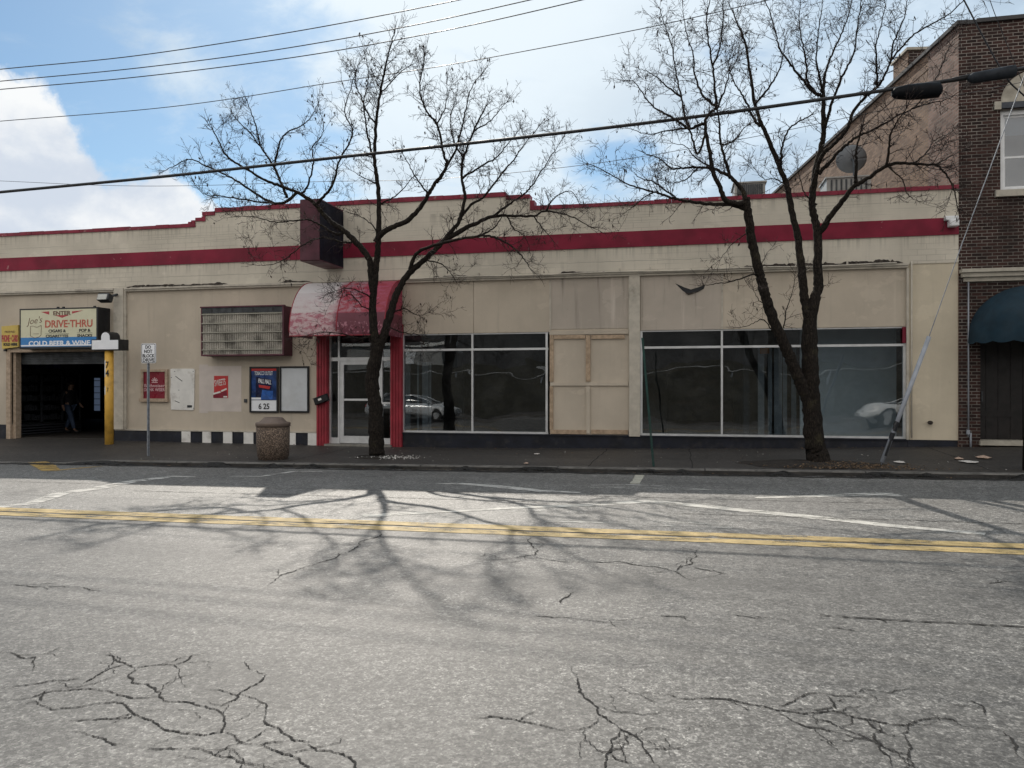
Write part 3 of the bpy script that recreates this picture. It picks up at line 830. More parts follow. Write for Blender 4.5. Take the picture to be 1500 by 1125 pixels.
# --- left bay with the drive-through opening
OX0, OX1 = WX(15), WX(167)
OZ = 2.76
lw = MB()
lw.box(XL, OX0, WALL + .06, WALL + .28, .55, LED); lw.box(OX0, OX1, WALL + .06, WALL + .28, OZ, LED)
lw.build('bay_wall', M['panel'], shop)
box('wall_base', M['navy'], shop, XL, WX(9), WALL + .04, WALL + .28, -.2, .548)
jm = MB(); jm.box(WX(9), OX0 + .0, WALL + .0, WALL + .30, .08, OZ + .09); jm.box(OX0, OX1 + .05, WALL + .0, WALL + .3, OZ - .0, OZ + .08)
jm.box(OX0 + .0, OX0 + .10, WALL + .10, WALL + .30, .08, OZ); jm.build('opening_frame', M['wood_trim'], shop)
sh = MB()
for k in range(5): sh.box(OX0 + .102, OX1, WALL + .30, WALL + .36, OZ - .06 - .075 * k, OZ + .01 - .075 * k)
sh.build('shutter', M['steel_dark'], shop)
pl = MB(); pl.box(WX(168), WX(182), WALL - .05, WALL + .28, .46, LED + .02); pl.box(WX(182), WX(184.5), WALL - .015, WALL + .28, .46, LED)
pl.build('pilaster', M['trim'], shop)

# --- poster wall
PX0, PX1 = WX(184.5), WX(464)
wallbox(PX0, PX1, .46, LED - .03, m='panel', name='poster_wall')
sl = MB(); sl.box(WX(168), PX1, WALL - .01, WALL + .058, .425, .462); sl.build('base_ledge', M['trim'], shop)
bs = MB(); bs.box(WX(167), PX1 + .03, WALL + .02, WALL + .28, -.1, .423); bs.build('wall_base', M['navy'], shop)
wb = MB()
for a, b in ((266, 279), (296.5, 309), (327, 340), (357, 371), (388, 401), (421, 433), (451, 464)):
    wb.box(WX(a), WX(b), WALL - .004, WALL + .018, .05, .42)
wb.build_each('white_block', M['white'], shop)
pt = MB(); pt.box(WX(290), WX(303), WALL + .056, WALL + .058, .95, 2.35); pt.box(WX(303), WX(352), WALL + .0565, WALL + .0582, 1.0, 2.30)
pt.build('paint_patch', simple('paler repaint', (.56, .50, .46), .7, var=.06, scale=3), shop)
box('outlet_cover', M['steel_dark'], shop, WX(356.5), WX(360.5), WALL + .03, WALL + .062, WZ(358, 589.5), WZ(358, 584.5))

# --- doorway
DX0, DX1 = WX(480), WX(572)
dp = MB()
for a, b in ((464, 480), (572, 589)):
    x0, x1 = WX(a), WX(b)
    dp.box(x0, x1, WALL - .02, WALL + .20, .02, 3.40)
    n = 4
    for k in range(n):
        c = lerp(x0, x1, (k + .5) / n); dp.box(c - .022, c + .022, WALL - .042, WALL - .02, .06, 3.08)
    dp.build('door_pilaster', M['red'], shop); dp = MB()
DY = WALL + .10
box('threshold', M['concrete'], shop, DX0 - .05, DX1 + .05, WALL - .12, WALL + .5, .0, .135)
df = MB()
zb, zt, zm = .14, 3.30, WZ(526, 526, DY)
for x0, x1 in ((DX0 + .0, DX0 + .05), (WX(495, DY), WX(497.5, DY)), (WX(557.5, DY), WX(560, DY)), (DX1 - .05, DX1)):
    df.box(x0, x1, DY, DY + .1, zb, zt)
df.box(DX0, DX1, DY - .004, DY + .104, zm - .05, zm + .05); df.box(DX0, DX1, DY - .002, DY + .102, zt, zt + .05)
df.box(DX0 + .05, WX(495, DY), DY, DY + .1, zb, zb + .16); df.box(WX(560, DY), DX1 - .05, DY, DY + .1, zb, zb + .16)
df.box(WX(560, DY), DX1 - .05, DY + .002, DY + .098, WZ(565, 592, DY), WZ(565, 589, DY))
frame = df.build('door_frame', M['alu'], shop)
for x0, x1, z0, z1 in ((DX0 + .05, WX(495, DY), zb + .16, zm - .05), (WX(560, DY), DX1 - .05, zb + .16, zm - .05), (DX0 + .05, DX1 - .05, zm + .05, zt)):
    box('pane', M['glass_door'], frame, x0, x1, DY + .04, DY + .048, z0, z1)
da, dbx = WX(497.5, DY) + .004, WX(557.5, DY) - .004
dl = MB(); dl.box(da, da + .11, DY + .015, DY + .065, zb + .01, zm - .055); dl.box(dbx - .11, dbx, DY + .015, DY + .065, zb + .01, zm - .055)
dl.box(da + .11, dbx - .11, DY + .015, DY + .065, zb + .01, zb + .21); dl.box(da + .11, dbx - .11, DY + .015, DY + .065, zm - .15, zm - .055)
dl.box(da + .11, dbx - .11, DY + .0, DY + .05, WZ(520, 587, DY), WZ(520, 584, DY))
door = dl.build('door', M['alu'], shop)
box('pane', M['glass_door'], door, da + .11, dbx - .11, DY + .036, DY + .044, zb + .21, zm - .15)
box('handle', M['alu_dull'], door, dbx - .18, dbx - .15, DY - .05, DY - .02, .95, 1.3)
# wall over the door, behind the awning
wallbox(PX1, WX(590), 3.41, LED, m='panel', name='wall')
# barrel awning
AX0, AX1, AP, AZ0, AZ1 = WX(458.5), WX(590) - .004, 1.30, 3.03, 4.57
aw = MB(); N = 18
def arc(k): 
    a = PI / 2 * k / N
    return (WALL - .02 - AP * math.sin(a), AZ0 + .10 + (AZ1 - AZ0 - .10) * math.cos(a))
rows = []
for k in range(N + 1):
    y, z = arc(k); rows.append([(x, y + .012 * math.sin(x * 9), z) for x in span(AX0, AX1, 16)])
y, z = arc(N); rows.append([(x, y, AZ0) for x in span(AX0, AX1, 16)])
aw.grid(rows)
for x in (AX0, AX1):
    aw.face([(x, arc(k)[0], arc(k)[1]) for k in range(N + 1)] + [(x, arc(N)[0], AZ0), (x, WALL - .02, AZ0)])
awn = aw.build('awning', M['awning'], shop, fix=False)
rb = MB()
for x in (AX0 - .004, lerp(AX0, AX1, .5), AX1 + .004):
    rb.tube([(x, arc(k)[0] - .004, arc(k)[1] + .004) for k in range(N + 1)], .014, 6)
rb.tube([(AX0, arc(N)[0], AZ0), (AX1, arc(N)[0], AZ0)], .016, 6)
rb.build('awning_rib', M['red'], awn)

# --- storefront windows
def window(px_edges, ztr, zb_, zt_, name='window'):
    x = [WX(p, WALL + .12) for p in px_edges]; Yf = WALL + .08
    fr = MB(); w = .035
    fr.box(x[0], x[-1], Yf, Yf + .1, zb_, zb_ + .05); fr.box(x[0], x[-1], Yf, Yf + .1, zt_ - .03, zt_)
    fr.box(x[0], x[-1], Yf - .003, Yf + .097, ztr - .028, ztr + .028)
    for i, xx in enumerate(x):
        a = xx if i == 0 else (xx - 2 * w if i == len(x) - 1 else xx - w)
        fr.box(a, a + 2 * w * (.7 if 0 < i < len(x) - 1 else .8), Yf - .006, Yf + .094, zb_ + .05, zt_ - .03)
    f = fr.build(name, M['alu'], shop)
    for a, b in zip(x, x[1:]):
        box('pane', M['glass'], f, a + .03, b - .03, Yf + .04, Yf + .048, zb_ + .05, ztr - .028)
        box('pane', M['glass'], f, a + .03, b - .03, Yf + .04, Yf + .048, ztr + .028, zt_ - .03)
    return f
window((589.5, 693, 803.5), 2.70, .475, 3.13)
window((938, 1058, 1192, 1327), 2.70, .475, 3.13)
box('window_reveal', M['maroon'], shop, WX(1326) - .05, WX(1327.5) + .0, WALL + .02, WALL + .075, 2.74, 3.12)
# bulkhead under the glass
bk = MB()
bk.box(WX(589), WX(1330), WALL + .04, WALL + .30, -.15, .468); bk.box(WX(589), WX(1330), WALL + .0, WALL + .10, .44, .474)
bk.build('bulkhead', M['navy'], shop)
# painted panels above the glass
def panels(edges, z0, z1, mats):
    for (a, b), mm in zip(zip(edges, edges[1:]), mats):
        box('fascia_panel', M[mm], shop, WX(a) + .006, WX(b) - .006, WALL + .05, WALL + .20, z0, z1)
box('wall', M['panel'], shop, WX(590), WX(1330), WALL + .075, WALL + .28, 3.135, LED)
panels((590, 693, 805), 3.135, LED - .03, ('panel', 'panel'))
panels((806, 921), 3.20, LED - .03, ('panel_streaked',))
panels((938, 1058, 1197, 1330), 3.135, LED - .03, ('panel_streaked', 'panel', 'panel'))
bt = MB()
for p in (805.5, 921.5, 1058, 1197): bt.box(WX(p) - .02, WX(p) + .02, WALL + .035, WALL + .052, 3.14, LED - .035)
bt.build_each('batten', M['trim'], shop)
# torn panel
hx0, hx1 = WX(988), WX(1034)
ho = MB()
hole = [(989, 415), (1003, 421), (1012, 424), (1022, 421), (1033, 417.5), (1031, 423), (1022, 428), (1008, 430.5), (1000, 426)]
ho.prism([W(a, b, WALL + .045) for a, b in hole], (0, .02, 0)); 
ho.build('torn_hole', M['black'], shop)
hf = MB(); hf.prism([W(a, b, WALL + .02) for a, b in ((1003, 428), (1010, 429.5), (1020, 427), (1028, 424), (1015, 430), (1008, 432))], (0, .02, 0))
hf.build('torn_flap', M['rot'], shop)
# boarded bay
BX0, BX1 = WX(805), WX(921)
bo = box('plywood_board', M['ply'], shop, BX0, BX1, WALL + .06, WALL + .12, .475, 3.195)
lu = MB()
def stud(px0, py0, px1, py1, y=WALL + .015): lu.box(WX(px0), WX(px1), y, y + .045, WZ(px0, py1), WZ(px0, py0))
stud(805, 491, 810.5, 559); stud(805, 566, 810, 629); stud(811, 491, 857, 496.5); stud(866, 491, 915, 496.5, WALL + .016); stud(858, 491, 864.5, 559)
stud(806, 629.5, 859, 635.5); stud(866, 629.5, 920, 635.5)
lu.build_each('stud', M['wood'], bo)
l2 = MB()
for a in ((806, 560, 920, 565), (858.5, 566, 864, 635), (804.5, 485, 921, 490.5)):
    l2.box(WX(a[0]), WX(a[2]), WALL + .018, WALL + .062, WZ(a[0], a[3]), WZ(a[0], a[1]))
l2.build_each('painted_stud', M['ply'], bo)
pq = MB(); pq.box(WX(921.5), WX(937.5), WALL - .02, WALL + .28, .45, LED - .02); pq.box(WX(921), WX(938), WALL - .024, WALL + .2, WZ(930, 500.5), WZ(930, 499.8))
pq.build('pilaster', M['trim'], shop)
# right end of the front
er = MB(); er.box(WX(1330), XR, WALL + .02, WALL + .30, .46, LED); er.build('end_wall', M['cream_smooth'], shop)
box('wall_base', M['navy'], shop, WX(1330) + .003, XR, WALL + .035, WALL + .29, .0, .458)
et = MB(); et.box(WX(1328), WX(1331.5), WALL - .005, WALL + .1, .46, LED - .1); et.build('end_trim', M['trim'], shop)
hb = MB(); hb.tube([(WX(1362), WALL - .10, WZ(1362, 619)), (WX(1362), WALL + .03, WZ(1362, 619))], .045, 8); hb.build('hose_bib', M['rot'], shop)

# --- rooms behind the glass
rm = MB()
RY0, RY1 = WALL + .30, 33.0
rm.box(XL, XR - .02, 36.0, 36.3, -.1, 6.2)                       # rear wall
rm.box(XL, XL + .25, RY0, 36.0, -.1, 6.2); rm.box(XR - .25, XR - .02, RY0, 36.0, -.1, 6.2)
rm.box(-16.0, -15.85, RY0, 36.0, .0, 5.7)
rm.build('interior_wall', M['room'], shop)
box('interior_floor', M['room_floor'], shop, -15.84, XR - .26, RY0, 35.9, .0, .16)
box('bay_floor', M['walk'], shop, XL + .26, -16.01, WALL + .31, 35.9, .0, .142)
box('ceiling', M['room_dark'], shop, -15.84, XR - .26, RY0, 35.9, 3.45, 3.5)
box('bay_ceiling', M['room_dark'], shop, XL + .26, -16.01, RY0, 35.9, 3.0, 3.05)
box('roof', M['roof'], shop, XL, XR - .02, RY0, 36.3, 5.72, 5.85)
# partition and white verticals seen through the right window
ip = MB()
ip.box(WX(1172, 20.9), WX(1313, 20.9), 20.9, 20.98, .16, 3.4); ip.build('partition', M['room_pale'], shop)
iq = MB()
for p, w in ((1115, .08), (1128, .05), (1140, .10), (1150, .05), (1163, .06)):
    x = WX(p, 21.3); iq.box(x - w, x + w, 21.3, 21.36, .16, 2.75)
for p, w in ((597, .07), (612, .02), (623, .09), (630, .02)):
    x = WX(p, 20.6); iq.box(x - w, x + w, 20.6, 20.66, .16, 2.4)
iq.build_each('white_upright', simple('grey upright', (.34, .36, .37), .7), shop)
ir = MB(); ir.box(-14.5, -9.9, 20.4, 20.46, .16, 3.4); ir.box(-7.1, -6.9, 24, 24.2, .16, 3.4); ir.box(-2.5, -.5, 26, 26.1, .16, 2.2)
ir.box(1.6, 1.75, 21.5, 26, .16, 3.4)
ir.build_each('inner_wall', M['room'], shop)
bn = MB(); bn.box(WX(1113, 21.2), WX(1127, 21.2), 21.2, 21.22, WZ(1120, 518, 21.2), WZ(1120, 509, 21.2)); bn.build('orange_notice', simple('orange notice', (.45, .16, .04)), shop)

# --- coolers and a passer-by inside the drive-through
cool = thing('drinks_cooler', 'tall glass door drinks cooler standing just inside the dark drive through', 'cooler', (-21.6, 22.3, .14))
cm = MB(); cm.box(-22.3, -21.5, 20.7, 24.3, .14, .5); cm.box(-22.3, -21.5, 20.7, 24.3, 2.15, 2.5); cm.box(-22.3, -22.2, 20.7, 24.3, .5, 2.15)
cm.build('cabinet', M['steel_dark'], cool)
cf = MB()
for y in (20.7, 21.6, 22.5, 23.4, 24.24): cf.box(-21.56, -21.5, y, y + .06, .5, 2.15)
cf.build_each('door_frame', M['room'], cool)
cs = MB()
for k in range(5): cs.box(-22.15, -21.62, 20.76, 24.24, .55 + .33 * k, .57 + .33 * k)
cs.build('shelf', M['steel_dark'], cool)
cbm = MB()
for k in range(5):
    for y in span(20.85, 24.15, 34):
        if random.random() < .8: cbm.box(-21.8, -21.7, y - .03, y + .03, .575 + .33 * k, .575 + .33 * k + random.uniform(.12, .22))
tag(cbm.build('bottles', M['room'], cool), kind='stuff')
cp2 = MB()
for k in range(4): cp2.box(-21.4 + .0, -20.9, 20.7 + .02 * k, 23.6, .16 + .085 * k, .20 + .085 * k)
tag(cp2.build('wood_pallet', M['room']), 'low slatted pallet on the drive through floor below the cooler', 'pallet')
bk2 = thing('lit_cooler', 'narrow lit glass cooler glowing blue at the rear of the drive through', 'cooler', (WX(138, 33), 33.0, .14))
bx0, bx1 = WX(131, 33), WX(145.5, 33)
box('cabinet', M['steel_dark'], bk2, bx0 - .1, bx1 + .1, 33.05, 33.7, .14, 2.5)
box('lit_door', M['lit_door'], bk2, bx0 + .25, bx1, 33.03, 33.048, .5, 2.15)
fm = MB()
for k in range(6): fm.box(bx0 + .24, bx1 + .01, 33.0, 33.028, .5 + .3 * k, .53 + .3 * k)
fm.box(bx0, bx0 + .25, 33.0, 33.028, .4, 2.25); fm.build('shelf', M['steel_dark'], bk2)
bnr = thing('beer_banner', 'faint dark blue banner hung high inside the drive through opening', 'banner', (WX(50, 21.5), 21.5, 2.5))
box('cloth', M['poster_deep'], bnr, WX(24, 21.5), WX(88, 21.5), 21.5, 21.52, WZ(50, 540, 21.5), WZ(50, 525, 21.5))
words('BUD', 43, 528, 70, 536, 21.49, M['steel_dark'], bnr, bold=.02)

# person walking inside
def skin_mesh(name, chain, material, parent, root=0, sub=1):
    """chain: dict of joints name -> (pos, radius), list of edges"""
    pts, edges = chain; keys = list(pts)
    me = bpy.data.meshes.new(name); inv = full(parent).inverted()
    me.from_pydata([tuple(inv @ Vector(pts[k][0])) for k in keys], [(keys.index(a), keys.index(b)) for a, b in edges], [])
    o = bpy.data.objects.new(name, me); COL.objects.link(o); o.parent = parent; me.materials.append(material)
    sk = o.modifiers.new('skin', 'SKIN'); sk.use_smooth_shade = True
    for i, k in enumerate(keys):
        r = pts[k][1]; r = r if isinstance(r, tuple) else (r, r)
        me.skin_vertices[0].data[i].radius = r; me.skin_vertices[0].data[i].use_root = (i == root)
    if sub: s = o.modifiers.new('sub', 'SUBSURF'); s.levels = sub; s.render_levels = sub
    return o
PB = Vector((-20.35, 22.45, .142))
per = thing('person', 'person in a dark jacket and blue jeans striding inside the dark drive through', 'person', PB)
def J(x, y, z): return PB + Vector((x, y, z))
body = ({'pelvis': (J(0, 0, .95), .13), 'waist': (J(.01, 0, 1.08), .12), 'chest': (J(.03, 0, 1.30), .145), 'neck': (J(.05, 0, 1.48), .055), 'jaw': (J(.075, 0, 1.555), .07), 'head': (J(.075, 0, 1.65), .088), 'crown': (J(.06, 0, 1.72), .06), 'nose': (J(.165, 0, 1.61), .012),
         'hl': (J(0, -.09, .92), .09), 'kl': (J(.17, -.09, .52), .058), 'al': (J(.30, -.09, .10), .04), 'tl': (J(.44, -.09, .05), .03),
         'hr': (J(0, .09, .92), .09), 'kr': (J(-.04, .09, .50), .058), 'ar': (J(-.22, .09, .13), .04), 'tr': (J(-.10, .09, .05), .03),
         'sl': (J(.03, -.19, 1.40), .06), 'el': (J(-.08, -.24, 1.14), .042), 'wl': (J(-.02, -.25, .90), .03), 'pl': (J(.0, -.25, .84), .032),
         'sr': (J(.03, .19, 1.40), .06), 'er': (J(.09, .24, 1.14), .042), 'wr': (J(.24, .23, .96), .03), 'pr': (J(.28, .23, .92), .032)},
        [('pelvis', 'waist'), ('waist', 'chest'), ('chest', 'neck'), ('neck', 'jaw'), ('jaw', 'head'), ('head', 'crown'), ('jaw', 'nose'), ('pelvis', 'hl'), ('hl', 'kl'), ('kl', 'al'), ('al', 'tl'), ('pelvis', 'hr'), ('hr', 'kr'), ('kr', 'ar'), ('ar', 'tr'),
         ('chest', 'sl'), ('sl', 'el'), ('el', 'wl'), ('wl', 'pl'), ('chest', 'sr'), ('sr', 'er'), ('er', 'wr'), ('wr', 'pr')])
for sd in 'lr':                                     # five fingers on each palm
    base = body[0]['p' + sd][0]; d = (base - body[0]['w' + sd][0]).normalized(); q = Vector((0, 1, 0))
    sx = Vector((1, 0, 0))
    for i, (off, ln) in enumerate(((-.026, .065), (-.009, .075), (.009, .07), (.026, .055))):
        k1, k2 = f'{sd}f{i}', f'{sd}g{i}'
        body[0][k1] = (base + d * (.03 + ln * .4) + sx * off, .009); body[0][k2] = (base + d * (.03 + ln * .85) + sx * off + q * .015, .007)
        body[1].extend([('p' + sd, k1), (k1, k2)])
    body[0][sd + 'th'] = (base + sx * .045 + d * .02, .010); body[1].append(('w' + sd, sd + 'th'))
skin_mesh('body', body, M['skin'], per)
skin_mesh('jacket', ({'a': (J(0, 0, .90), (.16, .17)), 'b': (J(.01, 0, 1.08), .155), 'c': (J(.03, 0, 1.30), .175), 'n': (J(.045, 0, 1.45), .085), 'sl': (J(.03, -.2, 1.40), .085), 'el': (J(-.08, -.24, 1.14), .066), 'wl': (J(-.03, -.25, .93), .05),
                      'sr': (J(.03, .2, 1.40), .085), 'er': (J(.09, .24, 1.14), .066), 'wr': (J(.21, .23, .99), .05)},
                     [('a', 'b'), ('b', 'c'), ('c', 'n'), ('c', 'sl'), ('sl', 'el'), ('el', 'wl'), ('c', 'sr'), ('sr', 'er'), ('er', 'wr')]), M['jacket'], per)
skin_mesh('jeans', ({'p': (J(0, 0, .95), .145), 'hl': (J(.01, -.09, .88), .11), 'kl': (J(.17, -.09, .52), .082), 'al': (J(.29, -.09, .13), .066), 'hr': (J(0, .09, .88), .11), 'kr': (J(-.04, .09, .50), .082), 'ar': (J(-.2, .09, .17), .066)},
                    [('p', 'hl'), ('hl', 'kl'), ('kl', 'al'), ('p', 'hr'), ('hr', 'kr'), ('kr', 'ar')]), M['jeans'], per)
skin_mesh('hair', ({'a': (J(.03, 0, 1.70), .095), 'b': (J(.0, 0, 1.63), .075), 'c': (J(.10, 0, 1.735), .055)}, [('a', 'b'), ('a', 'c')]), M['hair'], per)
for s, x0 in ((-.09, .30), (.09, -.22)):
    skin_mesh('shoe', ({'a': (J(x0 - .03, s, .06), .055), 'b': (J(x0 + .08, s, .05), .05), 'c': (J(x0 + .17, s, .04), .036)}, [('a', 'b'), ('b', 'c')]), M['shoe'], per)

# ------------------------------------------------------------------ signs and fittings on the front
# drive-through light box
sy = WALL - .42
sg = thing('lightbox_sign', 'pale yellow and blue light box sign lettered DRIVE THRU over the opening', 'sign', (WX(88, sy), WALL, 2.8))
x0, x1 = WX(29, sy), WX(144, sy)
zl0, zl1 = 2.83, 4.03
cs_ = MB(); cs_.box(x0, x1, sy + .006, WALL + .058, zl0, zl1); cs_.box(x0, x1, sy - .014, sy + .005, zl1 - .04, zl1); cs_.box(x0, x1, sy - .014, sy + .005, zl0, zl0 + .06)
cs_.box(x0, x0 + .04, sy - .0135, sy + .0045, zl0 + .06, zl1 - .04); cs_.box(x1 - .06, x1, sy - .0135, sy + .0045, zl0 + .06, zl1 - .04)
for p in (80, 88, 134): cs_.box(WX(p, sy) - .03, WX(p, sy) + .03, sy + .1, sy + .16, zl1, zl1 + .05)
cs_.build('cabinet', M['black'], sg, bevel=.006)
zs = 3.17
box('face', M['pale_yellow'], sg, x0 + .04, x1 - .06, sy - .006, sy + .004, zs, zl1 - .04)
box('blue_band', M['sign_blue'], sg, x0 + .04, x1 - .06, sy - .007, sy + .003, zl0 + .06, zs)
box('white_rule', M['white_clean'], sg, x0 + .05, x1 - .07, sy - .012, sy - .008, zl0 + .08, zl0 + .12)
ly = sy - .009
words('COLD BEER & WINE', 42, 499, 132, 506.3, ly, M['white_clean'], sg, bold=.03)
words('DRIVE·THRU', 66, 468.5, 135.5, 479.5, ly, M['ink_red'], sg, bold=.025)
words('CIGARS &', 71, 482.5, 96.5, 487.0, ly, M['ink'], sg, bold=.03)
words('CIGARETTES', 67, 490.2, 100, 494.3, ly, M['ink'], sg, bold=.03)
words('POP &', 116, 481.5, 132.5, 486.2, ly, M['ink'], sg, bold=.03)
words('SNACKS', 113, 489.3, 135, 493.6, ly, M['ink'], sg, bold=.03)
words("Joe's", 38.5, 464.5, 62, 477, ly, M['ink_brown'], sg, shear=.35, rot=R(6), bold=-.01)
words('ENTER', 78, 455.5, 103.5, 461.5, ly - .004, M['ink_brown'], sg, bold=.02)
em = MB()
def flat(pts, y=ly, th=.003): em.prism([W(a, b, y) for a, b in pts], (0, th, 0))
flat([(60, 457), (72, 456), (72, 461)]); flat([(122, 454.5), (105.5, 456), (105.5, 459.5)]); flat([(80, 461.8), (102, 461.2), (91, 465.5)])
em.build('emblem', M['sign_red'], sg)
em = MB()
def line(pts, w=.012, y=ly):
    for a, b in zip(pts, pts[1:]): em.bar(W(*a, y), W(*b, y), w, .003, Vector((0, 1, 0))) if False else em.tube([W(*a, y), W(*b, y)], w / 2, 4)
line([(44.5, 478), (44.5, 492), (50, 495), (56, 494), (60, 491), (60.5, 476.5), (54, 479.5), (48, 477.5), (44.5, 478)])
line([(49, 489), (57, 489)])
em.build('jug_outline', M['ink_brown'], sg)
em = MB(); line([(66, 489), (101, 488.4)], .008); line([(113, 487.6), (135, 487.2)], .008); em.build('rule', M['ink'], sg)

ysg = WALL - .06
s2 = thing('phone_card_sign', 'small yellow sign reading PHONE CARD SOLD HERE beside the light box sign', 'sign', (WX(14, ysg), WALL, 2.9))
sb = MB(); sb.prism([W(a, b, ysg) for a, b in ((2, 478), (26.5, 476), (27, 508), (3, 511))], (0, .11, 0)); sb.build('panel', M['yellow'], s2)
words('PREPAID', 7, 484.5, 22, 487.5, ysg - .004, M['ink_brown'], s2)
words('PHONE · CARD', 2.5, 490.5, 26.5, 501, ysg - .004, M['sign_red'], s2, bold=.04)
words('SOLD HERE', 5, 502.3, 25.3, 506.5, ysg - .004, M['ink'], s2, bold=.06)
box('clip', M['ink'], s2, WX(5, ysg), WX(8, ysg), ysg, ysg + .1, WZ(6, 514.5, ysg), WZ(6, 511.5, ysg))

fl = thing('floodlight', 'weathered rectangular floodlight under the cornice above the light box sign', 'lamp', (WX(157, 19.5), WALL, 4.4))
fm = MB(); c = W(154, 436.5, 19.42); fm.obox(c, Vector((1, 0, 0)), Vector((0, .9, -.35)).normalized(), Vector((0, .35, .9)).normalized(), .19, .11, .11); fm.build('housing', M['steel_dark'], fl, bevel=.02)
fm = MB(); c2 = c + Vector((0, -.105, .0)) ; fm.obox(c + Vector((0, -.12, .02)), Vector((1, 0, 0)), Vector((0, .9, -.35)).normalized(), Vector((0, .35, .9)).normalized(), .155, .006, .085); fm.build('lens', M['lamp_glass'], fl)
fm = MB(); fm.tube([c + Vector((.15, .05, .05)), c + Vector((.22, .22, .12)), (WX(163, 19.8), WALL + .06, c.z + .12)], .035, 8); fm.build('bracket', M['steel_dark'], fl)

# yellow post with blank arched sign
pyy = 18.95
pxc = WX(160, pyy)
pb = gz(pxc, pyy)
pr = depth(160, pyy) * 6.0 / FOC
pole = thing('yellow_post', 'yellow steel post numbered 74 carrying a blank arched white sign box beside the driveway', 'post', (pxc, pyy, pb))
mb = MB(); mb.tube([(pxc, pyy, pb - .05), (pxc, pyy, WZ(160, 512, pyy))], pr, 20); mb.build('post', M['yellow_pole'], pole)
fy = pyy - .18
fa, fb = WX(134, fy), WX(174.5, fy)
z0_, z1_, z2_ = WZ(154, 513, fy), WZ(154, 497, fy), WZ(154, 485.5, fy)
ca, cbx = WX(147.5, fy), WX(162, fy)
def arch_poly(inset, y):
    pts = [(fa + inset, y, z0_ + inset), (fb - inset, y, z0_ + inset), (fb - inset, y, z1_ - inset), (cbx - inset, y, z1_ - inset)]
    cx, rr = (ca + cbx) / 2, (cbx - ca) / 2 - inset
    zc = z2_ - inset - rr
    pts += [(cx + rr * math.cos(a), y, zc + rr * math.sin(a)) for a in span(0, PI, 10)]
    pts += [(ca + inset, y, z1_ - inset), (fa + inset, y, z1_ - inset)]
    return pts
mb = MB(); mb.prism(arch_poly(0, fy), (0, .38, 0)); mb.build('sign_box', M['black'], pole)
mb = MB(); mb.prism(arch_poly(.025, fy - .012), (0, .010, 0)); mb.build('sign_face', M['white_clean'], pole)
st = MB()
for zz, ww in ((WZ(160, 540, pyy), .17), ):
    a = [(pxc - pr * 1.005 * math.cos(t), pyy - pr * 1.005 * math.sin(t)) for t in span(.25, 1.35, 6)]
    st.grid([[(x, y, WZ(160, 552.5, pyy)) for x, y in a], [(x, y, WZ(160, 528, pyy)) for x, y in a]])
    st.grid([[(x, y, WZ(160, 578, pyy)) for x, y in a[1:]], [(x, y, WZ(160, 566, pyy)) for x, y in a[1:]]])
st.build('number_sticker', M['white'], pole, fix=False)
words('7', 154.6, 529.5, 159.3, 539.3, pyy - pr - .004, M['ink'], pole, bold=.02)
words('4', 154.4, 541.5, 159.5, 551.5, pyy - pr - .004, M['ink'], pole, bold=.02)
words('7', 156.3, 568, 158.8, 574, pyy - pr - .004, M['ink'], pole)

# DO NOT BLOCK DRIVE
dyy = 16.5
dx = WX(217, dyy); dbz = gz(dx, dyy)
ns = thing('street_sign', 'white DO NOT BLOCK DRIVE sign on a galvanised post at the kerb', 'sign', (dx, dyy, dbz))
mb = MB(); zt = WZ(217, 504, dyy)
for a, b in ((-.035, -.012), (.012, .035)): mb.box(dx + a, dx + b, dyy, dyy + .012, dbz - .05, zt)
mb.box(dx - .012, dx + .012, dyy - .022, dyy - .010, dbz - .05, zt); mb.box(dx - .014, dx - .010, dyy - .01, dyy, dbz - .05, zt); mb.box(dx + .010, dx + .014, dyy - .01, dyy, dbz - .05, zt)
mb.build('post', M['galv'], ns)
def round_rect(xa, xb, za, zb_, r, y, n=6):
    pts = []
    for cx, cz, a0 in ((xb - r, zb_ - r, 0), (xa + r, zb_ - r, PI / 2), (xa + r, za + r, PI), (xb - r, za + r, 1.5 * PI)):
        pts += [(cx + r * math.cos(a0 + PI / 2 * k / n), y, cz + r * math.sin(a0 + PI / 2 * k / n)) for k in range(n + 1)]
    return pts
fy = dyy - .045
sx0, sx1, sz0, sz1 = WX(206.8, fy), WX(228, fy), WZ(217, 532, fy), WZ(217, 503, fy)
mb = MB(); mb.prism(round_rect(sx0, sx1, sz0, sz1, .04, fy), (0, .02, 0)); mb.build('plate', M['white_clean'], ns)
mb = MB(); o_ = round_rect(sx0 + .012, sx1 - .012, sz0 + .012, sz1 - .012, .03, fy - .003); i_ = round_rect(sx0 + .024, sx1 - .024, sz0 + .024, sz1 - .024, .022, fy - .003)
for k in range(len(o_)):
    j = (k + 1) % len(o_); mb.face([o_[k], o_[j], i_[j], i_[k]])
mb.build('border', M['ink'], ns, fix=False)
for w_, a, b, c_, d in (('DO', 213, 505.8, 221, 510.8), ('NOT', 211.2, 512.2, 223, 517.2), ('BLOCK', 208.9, 518.6, 226.2, 523.6), ('DRIVE', 209.2, 524.8, 226, 529.8)):
    words(w_, a, b, c_, d, fy - .004, M['ink'], ns, bold=.012)

